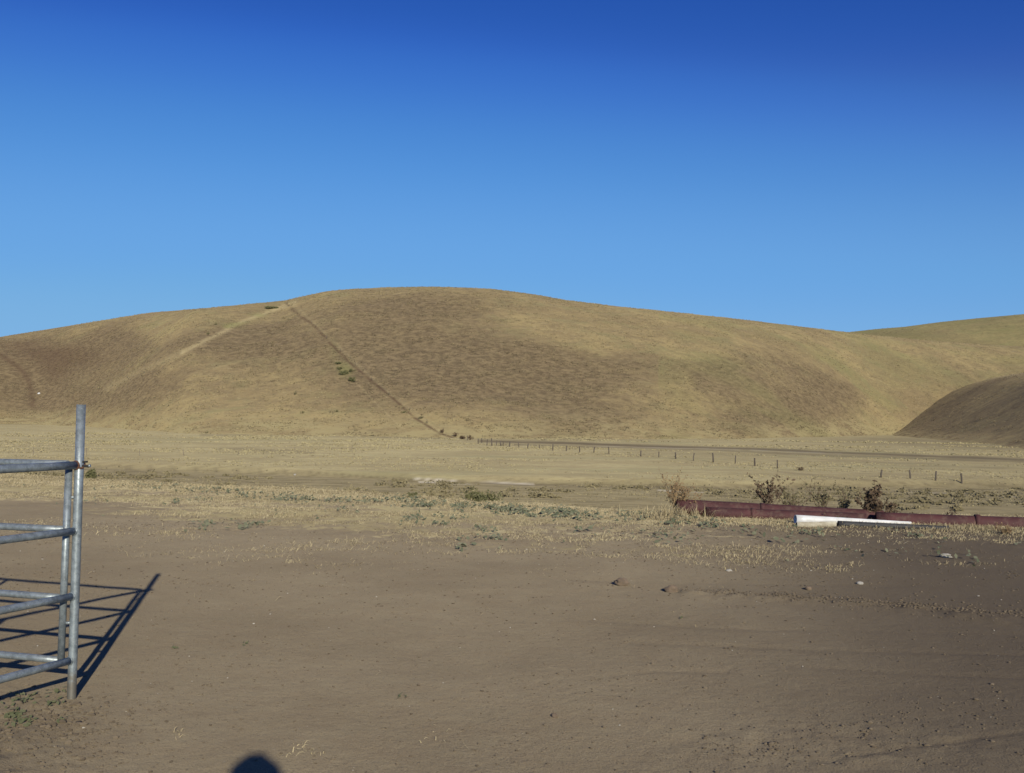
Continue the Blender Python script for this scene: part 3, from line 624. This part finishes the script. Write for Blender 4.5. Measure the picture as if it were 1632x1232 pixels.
# tiny green sprouts in the trampled earth at the post
wp = []
for a in [(75, 1103, 70, 34, .012, .06, .015), (30, 1120, 50, 24, .014, .06, .02), (85, 1122, 30, 20, .013, .04, .02), (25, 1140, 26, 26, .016, .03, .02), (35, 1152, 34, 22, .016, .04, .02), (95, 1150, 16, 14, .012, .02, .01), (15, 1180, 26, 16, .014, .04, .02), (155, 1110, 20, 10, .012, .03, .01), (272, 1033, 22, 16, .012, .03, .01), (1130, 1110, 18, 20, .010, .02, .01), (390, 1027, 12, 8, .010, .03, .01), (640, 1110, 16, 8, .010, .03, .01), (1085, 985, 18, 8, .015, .04, .01)]: weed_patch(*a)
tag(leaf_obj('seedlings', wp, attr_mat('fresh_green_leaf', (.080, .092, .045), (.14, .145, .080), rough=.7)), 'tiny green seedlings sprouting in the trampled earth round the tall steel post', 'seedlings', kind='stuff')

# ------------------------------------------------------------------ soil clods and pebbles (uncountable)
def clods(x, y, size, flatten=.6, sink=.3):
    bmx = bmesh.new(); bmesh.ops.create_icosphere(bmx, subdivisions=1, radius=1); tv = np.array([v.co[:] for v in bmx.verts]); tf = np.array([[v.index for v in f.verts] for f in bmx.faces]); bmx.free()
    n = len(x); jit = 1 + rng.uniform(-.38, .38, (n, len(tv), 1)); sc = np.stack([rng.uniform(.7, 1.4, n), rng.uniform(.7, 1.3, n), rng.uniform(.6, 1.1, n) * flatten], 1)[:, None, :]
    V = tv[None] * jit * sc * size[:, None, None]; a = rng.uniform(0, 6.28, n)[:, None]
    X = V[:, :, 0] * np.cos(a) - V[:, :, 1] * np.sin(a) + x[:, None]; Y = V[:, :, 0] * np.sin(a) + V[:, :, 1] * np.cos(a) + y[:, None]; Z = V[:, :, 2] + (ground_z(x, y) + size * flatten * (1 - sink) * .7)[:, None]
    k = len(tv); Fq = (tf[None] + np.arange(n)[:, None, None] * k).reshape(-1, 3)
    return np.stack([X, Y, Z], 2).reshape(-1, 3), Fq, np.repeat(rng.random(n) ** 1.3, k)
cp = []
x, y = scatter(30000, -7, 10, 3.9, 16, lambda x, y: inview(x, y) * (.25 + .75 * sstep(-.1, .5, fbm(x, y, 1.5, 3, 160)))); cp.append(clods(x, y, (.0025 + .006 * rng.random(len(x)) ** 3) * (1 + .05 * y)))
def px_scatter(n, cx, cy, sx, sy, size, ang=0):
    u = rng.normal(size=n) * sx; v = rng.normal(size=n) * sy; X = cx + u; Yp = cy + v + u * ang
    P = np.array([pixdir(a, max(b, 760)) for a, b in zip(X, Yp)]); k = -CAMZ / P[:, 2]; return clods(P[:, 0] * k, P[:, 1] * k, size * rng.uniform(.5, 1.4, n))
cp += [px_scatter(150, 1280, 1180, 110, 22, .0055, -.12), px_scatter(60, 1200, 1195, 60, 10, .0065, .18), px_scatter(60, 1430, 1140, 100, 10, .006, -.15), px_scatter(14, 1340, 1160, 60, 26, .011), px_scatter(9, 1600, 1130, 40, 25, .011), px_scatter(30, 1560, 1120, 60, 30, .005)]
cp += [px_scatter(300, 1230, 951, 110, 2.5, .009, .07), px_scatter(420, 1450, 967, 120, 4, .0100, .085), px_scatter(100, 1560, 975, 60, 6, .010, .05)]
cp += [px_scatter(200, 80, 1140, 70, 20, .010), px_scatter(200, 60, 1190, 80, 25, .009), px_scatter(90, 180, 1150, 60, 20, .006), px_scatter(25, 70, 1150, 50, 18, .017), px_scatter(60, 1000, 1080, 300, 60, .006), px_scatter(50, 760, 1190, 120, 20, .006)]
tag(leaf_obj('soil_clods', cp, M_clod), 'small crumbly clods of brown soil scattered over the bare yard', 'clods', kind='stuff')
x, y = scatter(1700, -7, 9, 4, 15, lambda x, y: inview(x, y) * .25); pb = clods(x, y, (.002 + .0045 * rng.random(len(x)) ** 3) * (1 + .05 * y))
tag(leaf_obj('pebbles', [pb], M_stone), 'tiny pale pebbles dotted over the bare yard', 'pebbles', kind='stuff')
def rock(px, py, sz, mat, label, cat, group, name, seed, amp=.3):
    p = at(px, py, False); m = MB(); m.blob((0, 0, sz[2] * .55), sz, amp, 3, seed, 1.6, -.02)
    o = m.build(name, mat, None, p); return tag(o, label, cat, group)
M_rock = simple('dried_earth_clod', (.225, .165, .11), (.15, .11, .075), 18, bump=.6, bscale=60)
M_pale = simple('pale_stone', (.46, .43, .38), (.34, .31, .27), 18, bump=.4)
GR = 'loose lumps on the bare yard'
rock(991, 933, (.066, .05, .044), M_rock, 'left one of the two fist sized brown clods on the bare yard', 'clod', GR, 'dirt_clod', 3)
rock(1071, 943, (.062, .05, .038), M_rock, 'right one of the two fist sized brown clods, at the start of the churned track', 'clod', GR, 'dirt_clod', 5)
rock(1288, 940, (.03, .03, .022), M_rock, 'small brown clod with a short shadow just above the churned track', 'clod', GR, 'dirt_clod', 8)
rock(884, 1143, (.014, .014, .012), M_rock, 'lone dark crumb of earth in the smooth middle of the yard', 'clod', GR, 'dirt_clod', 9)
rock(1162, 910, (.035, .03, .012), M_pale, 'flat pale stone above the two brown clods', 'stone', GR, 'flat_stone', 12)
rock(1371, 931, (.03, .025, .018), M_pale, 'small pale stone right of the smallest brown clod', 'stone', GR, 'flat_stone', 14)
rock(1508, 888, (.07, .05, .03), M_pale, 'pale lump in the sparse weeds below the right end of the pipes', 'stone', GR, 'flat_stone', 15)
rock(470, 757.5, (.16, .12, .12), M_pale, 'whitish stone in the brown gully left of the green bush', 'stone', GR, 'flat_stone', 17)

# ------------------------------------------------------------------ dead weeds behind the pipes and bushes
def dead_plant(name, base, hgt, wid, nst, nleaf, twig, leafm, label, cat, group, seed, lsize=.03, rad=.008, lowleaf=.2):
    rd = random.Random(seed); root = empty(name, base, label, cat, group); m = MB(); tips = []
    def grow(p, d, L, r, lev):
        k = 4; pts = [p]; 
        for i in range(k):
            d = (d + Vector((rd.uniform(-.22, .22), rd.uniform(-.22, .22), rd.uniform(-.08, .16)))).normalized(); pts.append(pts[-1] + d * L / k)
            if pts[-1].z > lowleaf * hgt * .6: tips.append(pts[-1])
        m.tube(pts, [r * (1 - .6 * i / k) for i in range(k + 1)], 5)
        if lev < 2:
            for i in range(rd.randint(2, 4)):
                j = rd.randint(1, k); t = rd.uniform(0, 6.28); dd = (d + Vector((math.cos(t), math.sin(t), rd.uniform(-.1, .6))) * .8).normalized()
                grow(pts[j], dd, L * rd.uniform(.35, .55), r * .5, lev + 1)
    for i in range(nst):
        t = rd.uniform(0, 6.28); o = rd.uniform(.15, 1) * wid / 2
        d = Vector((math.cos(t) * o, math.sin(t) * o * .6, hgt * .75)); grow(Vector((rd.uniform(-.12, .12) * wid, rd.uniform(-.05, .05), -.02)), d.normalized(), d.length * rd.uniform(.6, 1.1), rad, 0)
    m.build('stem', twig, root)
    c = np.array([tips[rd.randrange(len(tips))][:] for _ in range(nleaf)]) + rng.normal(size=(nleaf, 3)) * .015
    V, Fq, T = leaves(c, rng.normal(size=(nleaf, 3)), rng.uniform(.5, 1.3, nleaf) * lsize, rng.random(nleaf), .5); np_mesh('foliage', V, Fq, leafm, dict(tone=T), tri=True, parent=root)
    return root
GW = 'dead weeds standing behind the maroon pipes'
def bx_(px, D): v = onland(px, D); return v
dead_plant('dead_weed', bx_(1083, 17.0), .62, .62, 24, 900, M_tantwig, M_tanleaf, 'tan dried out weed at the left end of the maroon pipes', 'dead weed', GW, 1, .018, .006)
dead_plant('dead_weed', bx_(1222, 17.35), .56, .68, 11, 330, M_twig, M_dead, 'sparse dark leaved dead weed leaning left, over the middle of the long maroon pipe', 'dead weed', GW, 2, .030)
dead_plant('dead_weed', bx_(1262, 17.5), .42, .5, 12, 330, M_twig, M_bushgrey, 'low olive brown weed between the leaning one and the upright wispy one', 'dead weed', GW, 3, .020)
dead_plant('dead_weed', bx_(1312, 17.4), .58, .36, 11, 300, M_twig, M_bushgrey, 'upright wispy weed with one tall pale stalk, left of the darkest bush', 'dead weed', GW, 4, .020)
dead_plant('dead_weed', bx_(1345, 17.3), .45, .45, 12, 330, M_twig, M_bushgrey, 'brown thin weed touching the left side of the darkest bush', 'dead weed', GW, 5, .020)
dead_plant('dead_weed', bx_(1387, 16.55), .50, .60, 20, 950, M_twig, M_dead, 'densest and darkest dead bush rising where the maroon pipes meet', 'dead weed', GW, 6, .030, .010, .05)
dead_plant('dead_weed', bx_(1345, 16.25), .10, .55, 9, 110, M_twig, M_dead, 'dark broken branches lying on the front maroon pipe', 'dead weed', GW, 7, .022, .010, 0)
dead_plant('dead_weed', bx_(1432, 16.7), .22, .5, 8, 160, M_twig, M_dead, 'low dark twigs on the right side of the darkest bush', 'dead weed', GW, 8, .022)
dead_plant('dead_weed', bx_(1516, 16.6), .24, .18, 5, 50, M_twig, M_dead, 'single short dark weed poking above the maroon pipe near the right edge', 'dead weed', GW, 9, .018)
dead_plant('dead_weed', bx_(1600, 14.9), .13, .40, 12, 220, M_tantwig, M_tanleaf, 'brownish dry clump in front of the maroon pipe by the right edge', 'dead weed', GW, 10, .014, .004)
def bush(px, py, wpx, hpx, n, mat, label, cat, group, seed, name='bush', size=None, P=None, hills=True):
    p = P or at(px, py, hills); k = (p - Vector((0, 0, CAMZ))).length / F; w_, h_ = wpx * k / 2, hpx * k
    root = empty(name, p, label, cat, group); rs = np.random.default_rng(seed)
    nl = 9; lob = rs.normal(size=(nl, 3)) * [.42, .42, .22]; lob[:, 2] = np.abs(lob[:, 2]) + .25; lr = rs.uniform(.28, .5, nl); li = rs.integers(0, nl, n)
    q = rs.normal(size=(n, 3)); q /= np.linalg.norm(q, axis=1, keepdims=True); q = lob[li] + q * (lr[li] * rs.uniform(.6, 1.05, n))[:, None]
    c = q * [w_, w_, h_ * .9]; c[:, 2] = np.maximum(c[:, 2], .02 * h_)
    sz = size or max(.012, .11 * w_)
    V, Fq, T = leaves(c, q - [0, 0, .2] + rs.normal(size=(n, 3)) * .5, rs.uniform(.6, 1.3, n) * sz, rs.random(n)); np_mesh('foliage', V, Fq, mat, dict(tone=T), tri=True, parent=root)
    m = MB()
    for i in range(6): e = Vector(lob[i] * [w_, w_, h_ * .9]); m.tube([(0, 0, -.05 * h_), e * .5 + Vector((0, 0, .05 * h_)), e], [sz * .3, sz * .2, sz * .1], 5)
    m.build('stem', M_twig, root); return root
GB = 'green bushes on the grass edge'
bush(147, 757, 24, 21, 600, M_hillbush, 'small leafy green plant just right of the tall steel post', 'plant', GB, 1, 'leafy_plant', .022, P=onland(147, 24.3))
bush(767, 792, 40, 17, 650, M_hillbush, 'rounded olive green bush on the lip of the grass, nearest the yard', 'bush', GB, 2, 'bush', .020, P=onland(768, 19.2))
bush(757, 777, 34, 27, 420, M_hillbush, 'green bush directly behind the one nearest the yard, left of its small neighbour', 'bush', GB, 3, 'bush', .022, P=onland(756, 19.9))
bush(778, 775, 28, 25, 320, M_hillbush, 'small olive bush right of the two overlapping green bushes', 'bush', GB, 4, 'bush', .022, P=onland(784, 20.0))
bush(620, 797, 16, 10, 240, M_hillbush, 'little round green bush standing alone left of the weed mats', 'bush', GB, 5, 'bush', .02, P=onland(658, 19.8))
GH = 'bushes on the slope of the hill'
for i, (a, b, c_, d_, n, mt, lb) in enumerate([
    (560, 608, 12, 9, 700, M_hillbush, 'darkest and largest green bush, lowest of the cluster left of the hill fence'), (548, 597, 15, 8, 500, M_hillbush, 'green bush just above the largest one in the cluster'),
    (561, 593, 10, 6, 300, M_hillbush, 'small green bush at the right of the cluster, nearest the hill fence'), (542, 589, 10, 6, 300, M_hillbush, 'green bush at the upper left of the cluster by the hill fence'), (539, 580, 14, 4, 200, M_hillbush, 'flat green shrub topping the cluster by the hill fence'),
    (536, 657, 7, 5, 200, M_hillbush, 'lone small green bush low on the slope, right of another small dark one'), (482, 659, 6, 5, 200, M_hillbush, 'lone small dark bush low on the slope, leftmost of the lower two'), (330, 690.5, 5, 4, 160, M_hillbush, 'tiny bush at the foot of the hill above the thin dark line'),
    (644, 658, 9, 4, 200, M_hillbush, 'flat green shrub beside the foot of the hill fence'), (672, 667, 10, 5, 200, M_bushgrey, 'brownish shrub on the hill fence line just above the valley'), (344, 518, 6, 4, 150, M_hillbush, 'small dark bush high on the bright slope above the pale track'), (332, 533, 7, 4, 150, M_hillbush, 'small dark bush right above the pale track on the bright slope'),
    (432, 492, 22, 4, 300, M_hillbush, 'flat green scrub at the very top of the pale track near the skyline'), (470, 629, 8, 7, 180, M_bushgrey, 'faint olive bush in the middle of the left slope')]):
    bush(a, b, c_, d_, n, mt, lb, 'bush', GH, 20 + i, 'hillside_bush')
GF = 'dark thorny shrubs at the corner of the fences'
for i, (a, b, c_, d_, lb) in enumerate([(705, 690, 9, 9, 'dark shrub at the foot of the hill, leftmost of the fence corner group'), (725, 696, 10, 10, 'dark upright shrub second from the left at the fence corner'), (737, 700, 14, 8, 'wide dark shrub in the middle of the fence corner group'), (750, 701, 12, 10, 'dark shrub rightmost of the corner group, beside the wooden posts'), (1276, 750, 12, 8, 'small dark tumbleweed in the gap of the valley fence')]):
    bush(a, b, c_, d_, 260, M_dead, lb, 'shrub', GF, 40 + i, 'dark_shrub', P=at(a, b))
m = MB(); m.blob((0, 0, .3), (.7, .5, .45), .15, 2, 4, 1.5, -.1); tag(m.build('pale_boulder', M_white, None, at(62, 628)), 'small bright white rock low on the dark left end of the hill', 'rock')
# scrub in the gully
sp = []; rs = np.random.default_rng(77)
for i in range(700):
    px = rs.uniform(-20, 1680); P0 = None
    X0 = (px - 816) / F * 105; b = float(np.interp(X0, bnkX, bnkY)); D = b - rs.uniform(1, 34); X0 = (px - 816) / F * D; z = float(ground_z(np.array([X0]), np.array([D]))[0])
    if float(fbm(np.array([X0]), np.array([D]), 11, 3, 170)[0]) < -.10: continue
    n = int(rs.uniform(20, 60)); w_ = rs.uniform(.2, .75); h_ = w_ * rs.uniform(.35, .7)
    c = rs.normal(size=(n, 3)) * [w_ * .6, w_ * .6, h_ * .45]; c[:, 2] = np.abs(c[:, 2]); sp.append(leaves(c + [X0, D, z], rs.normal(size=(n, 3)) + [0, 0, .8], rs.uniform(.08, .2, n), np.clip(rs.random(n) * .6 + rs.random() * .5, 0, 1)))
tag(leaf_obj('gully_scrub', sp, attr_mat('gully_scrub_leaf', (.165, .140, .078), (.31, .265, .155))), 'low olive brown scrub filling the gully beyond the grass edge', 'scrub', kind='stuff')

# ------------------------------------------------------------------ the photographer, behind the lens; only the shadow of the head is in view
def skin(chains, levels=2):
    me = bpy.data.meshes.new('t'); V, E, Rr = [], [], []; idx = {}
    for ch in chains:
        prev = None
        for (x, y, z, r) in ch:
            key = (round(x, 4), round(y, 4), round(z, 4))
            if key not in idx: idx[key] = len(V); V.append((x, y, z)); Rr.append(r)
            if prev is not None and prev != idx[key]: E.append((prev, idx[key]))
            prev = idx[key]
    me.from_pydata(V, E, []); o = bpy.data.objects.new('t', me); COL.objects.link(o)
    md = o.modifiers.new('s', 'SKIN'); md.use_smooth_shade = True
    for i, r in enumerate(Rr): me.skin_vertices[0].data[i].radius = (r, r) if not isinstance(r, tuple) else r
    me.skin_vertices[0].data[0].use_root = True
    md2 = o.modifiers.new('u', 'SUBSURF'); md2.levels = levels; md2.render_levels = levels
    bpy.context.view_layer.update(); dg = bpy.context.evaluated_depsgraph_get()
    r = bpy.data.meshes.new_from_object(o.evaluated_get(dg)); bpy.data.objects.remove(o); return r
person = empty('person', (0, -.26, 0), 'person holding a small camera up, seen only as the round shadow at the bottom edge', 'person')
HX, HY = .022, -.150
def side(s):
    ch = [[(0, -.26, .96, .135), (s * .105, -.26, .86, .095), (s * .11, -.235, .50, .062), (s * .115, -.27, .10, .043), (s * .12, -.20, .045, .040), (s * .13, -.09, .035, .034)],
          [(-.01, -.25, 1.42, .115), (s * .165, -.24, 1.43, .062), (s * .25, -.17, 1.20, .043), (s * .115, -.085, 1.50, .026), (s * .080, -.062, 1.555, .026), (s * .070, -.052, 1.585, .024)]]
    for k, (z, r, dy) in enumerate(((1.612, .0088, .004), (1.596, .0092, 0), (1.579, .0088, .001), (1.563, .0078, .006))):
        ch.append([(s * .070, -.052, 1.585, .024), (s * .078, -.034, z, r), (s * .070, -.022 - dy, z, r * .95), (s * .050, -.018 - dy, z + .002, r * .85)])
    ch.append([(s * .080, -.062, 1.555, .026), (s * .062, -.070, 1.565, .011), (s * .045, -.060, 1.580, .0095)])
    return ch
torso = [[(0, -.26, .96, .135), (0, -.265, 1.10, .125), (0, -.26, 1.26, .135), (-.01, -.25, 1.42, .115), (-.02, -.225, 1.50, .058), (HX, HY - .035, 1.575, .055), (HX, HY - .02, 1.63, .06)]]
bme = skin(torso + side(-1) + side(1))
bm = bmesh.new(); bm.from_mesh(bme)
r = bmesh.ops.create_uvsphere(bm, u_segments=32, v_segments=24, radius=1)
for v in r['verts']:
    p = v.co; x, y, z = p.x * .076, p.y * .094, p.z * .115
    jaw = max(0, -p.z); x *= 1 - .28 * jaw ** 1.5; y = y * (1 - .12 * jaw) + .010 * jaw
    nose = math.exp(-((p.x / .16) ** 2) - ((p.z + .12) / .22) ** 2) * (p.y > 0); y += .020 * nose
    for e in (-1, 1): y -= .010 * math.exp(-(((p.x - e * .42) / .16) ** 2) - ((p.z - .05) / .12) ** 2) * (p.y > 0)
    y += .005 * math.exp(-((p.x / .3) ** 2) - ((p.z + .45) / .06) ** 2) * (p.y > 0)
    v.co = Vector((HX + x, HY + y, 1.685 + z))
    for f in v.link_faces: f.smooth = True
for e in (-1, 1):
    q = bmesh.ops.create_uvsphere(bm, u_segments=12, v_segments=8, radius=1)
    for v in q['verts']:
        p = v.co; v.co = Vector((HX + e * .078 + p.x * .009, HY - .008 + p.y * .017, 1.682 + p.z * .030))
        for f in v.link_faces: f.smooth = True
me = bpy.data.meshes.new('body'); bm.to_mesh(me); bm.free()
bo = bpy.data.objects.new('body', me); COL.objects.link(bo); me.materials.append(simple('skin', (.50, .32, .23), (.44, .27, .19), 6, rough=.55)); bo.parent = person; bo.location = (0, .26, 0)
def child_mesh(name, me, mat):
    me.name = name; me.materials.clear(); me.materials.append(mat); o = bpy.data.objects.new(name, me); COL.objects.link(o); o.parent = person; o.location = (0, .26, 0); return o
child_mesh('shirt', skin([[(0, -.26, .90, .155), (0, -.265, 1.10, .145), (0, -.26, 1.26, .150), (-.01, -.25, 1.42, .128), (-.018, -.232, 1.475, .075)]] + [[(-.01, -.25, 1.42, .128), (s * .170, -.24, 1.43, .076), (s * .218, -.20, 1.30, .062)] for s in (-1, 1)]), simple('blue_shirt_cloth', (.10, .15, .26), (.08, .12, .21), 30, bump=.3))
child_mesh('trousers', skin([[(0, -.26, .98, .150), (0, -.26, .90, .140)]] + [[(0, -.26, .90, .140), (s * .105, -.26, .80, .110), (s * .11, -.235, .50, .078), (s * .115, -.265, .09, .066)] for s in (-1, 1)]), simple('denim', (.06, .08, .13), (.09, .11, .17), 40, bump=.3))
for s in (-1, 1): child_mesh('shoe', skin([[(s * .115, -.285, .055, .050), (s * .12, -.20, .05, .048), (s * .13, -.09, .042, .042), (s * .132, -.05, .038, .034)]]), simple('brown_leather', (.09, .05, .03), (.06, .035, .02), 20))
hr = MB(); rr = bmesh.ops.create_uvsphere(hr.bm, u_segments=40, v_segments=28, radius=1)
for v in list(rr['verts']):
    p = v.co.copy(); k = 1 + .16 * float(fbm(np.array([p.x * 3 + p.z]), np.array([p.y * 3 - p.z]), .55, 4, 190)[0])
    if p.y > .45 and p.z < .55 or p.z < -.45: k *= .80
    v.co = Vector((HX + p.x * .118 * k, HY - .014 + p.y * .118 * k, 1.694 + p.z * .132 * k))
    for f in v.link_faces: f.smooth = True
hr.build('hair', simple('dark_hair', (.035, .022, .015), (.06, .04, .025), 90, bump=.6, stretch=(1, 1, .1)), person, (0, .26, 0))
camo = empty('compact_camera', (0, -.035, 1.597), 'small silver compact camera held up in both hands', 'camera')
m = MB(); m.box((0, 0, 0), (.047, .012, .029), 0, .004); m.build('camera_body', simple('silver_plastic', (.5, .5, .52), (.45, .45, .47), 40, rough=.35, metallic=.5), camo)
m = MB(); m.tube([(0, .010, 0), (0, .024, 0)], .016, 28); m.build('lens_barrel', M_black, camo)
m = MB(); m.tube([(.030, 0, .028), (.030, 0, .033)], .006, 16); m.build('shutter_button', M_steel, camo)

# ------------------------------------------------------------------ bunch grass on the slopes and the valley floor (uncountable)
def slope_clumps(ob, nc, rows, n, size, tmean, azf=(0, 1), flat=.5):
    nv = len(ob.data.vertices); co = np.empty(nv * 3, np.float32); ob.data.vertices.foreach_get('co', co); co = co.reshape(-1, nc, 3)
    dk = np.empty(nv, np.float32); ob.data.attributes['dark'].data.foreach_get('value', dk); dk = dk.reshape(-1, nc)
    a = rng.uniform(rows[0], rows[1], n); b = rng.uniform(azf[0] * (nc - 2), azf[1] * (nc - 2), n); i0 = a.astype(int); j0 = b.astype(int); fa = (a - i0)[:, None]; fb = (b - j0)[:, None]
    p = (co[i0, j0] * (1 - fa) + co[i0 + 1, j0] * fa) * (1 - fb) + (co[i0, j0 + 1] * (1 - fa) + co[i0 + 1, j0 + 1] * fa) * fb
    cl = fbm(p[:, 0], p[:, 1] + p[:, 2] * 2, 9, 3, 210); keep = rng.random(n) < sstep(-.45, .35, cl); p = p[keep]; d = dk[i0, j0][keep]; n = len(p)
    k = 4; c = np.repeat(p, k, 0); sz = size * np.repeat(rng.uniform(.4, 1.3, n) ** 1.3, k); c = c + rng.normal(size=(n * k, 3)) * sz[:, None] * [1.1, 1.1, .15]; c[:, 2] += sz * .25
    t = np.repeat(np.clip(tmean + .50 * d + .20 * rng.normal(size=n), 0, 1), k)
    return leaves(c, rng.normal(size=(n * k, 3)) * [.6, .6, .3] + [0, -.5, .9], sz * flat, t, .7)
M_clump = attr_mat('bunch_grass', (.40, .33, .175), (.120, .094, .057))
tag(leaf_obj('slope_grass', [slope_clumps(hill, 950, (2, 322), 110000, .33, .36, (.16, .86)), slope_clumps(back_hill, 500, (20, 190), 8000, .6, .45), slope_clumps(spur, 300, (60, 328), 16000, .34, .55, (.15, .6))], M_clump), 'dry bunch grass and bare specks mottling the slopes of the hills', 'bunch grass', kind='stuff')
def d_val(x, y):
    b = y - np.interp(x, bnkX, bnkY); qx, qy = project(np.stack([x, y, ground_z(x, y)], 1)); off = seg_dist(qx, qy, [(740, 702), (1000, 711), (1200, 718), (1480, 728), (1700, 737)]) > 4.5; return off * (b > -30) * (np.abs(x) < .53 * y) * sstep(-.2, .4, fbm(x * .35, y, 9, 4, 220)) * np.where(b < 0, 1.0, .6)
x, y = scatter(90000, -150, 150, 88, 290, d_val); n = len(x); k = 3
c = np.repeat(np.stack([x, y, ground_z(x, y)], 1), k, 0); sz = np.repeat(rng.uniform(.10, .30, n) * (y / 160), k); c = c + rng.normal(size=c.shape) * sz[:, None] * [1.3, 1.0, .12]; c[:, 2] += sz * .2
t = np.repeat(np.clip(.22 + .25 * rng.normal(size=n) + .35 * (y < np.interp(x, bnkX, bnkY)), 0, 1), k)
tag(leaf_obj('valley_grass', [leaves(c, rng.normal(size=c.shape) * [.6, .6, .3] + [0, -.5, .9], sz * .55, t, .7)], attr_mat('valley_bunch_grass', (.42, .36, .20), (.15, .125, .070))), 'dry grass tussocks covering the pale valley floor and gully', 'tussocks', kind='stuff')
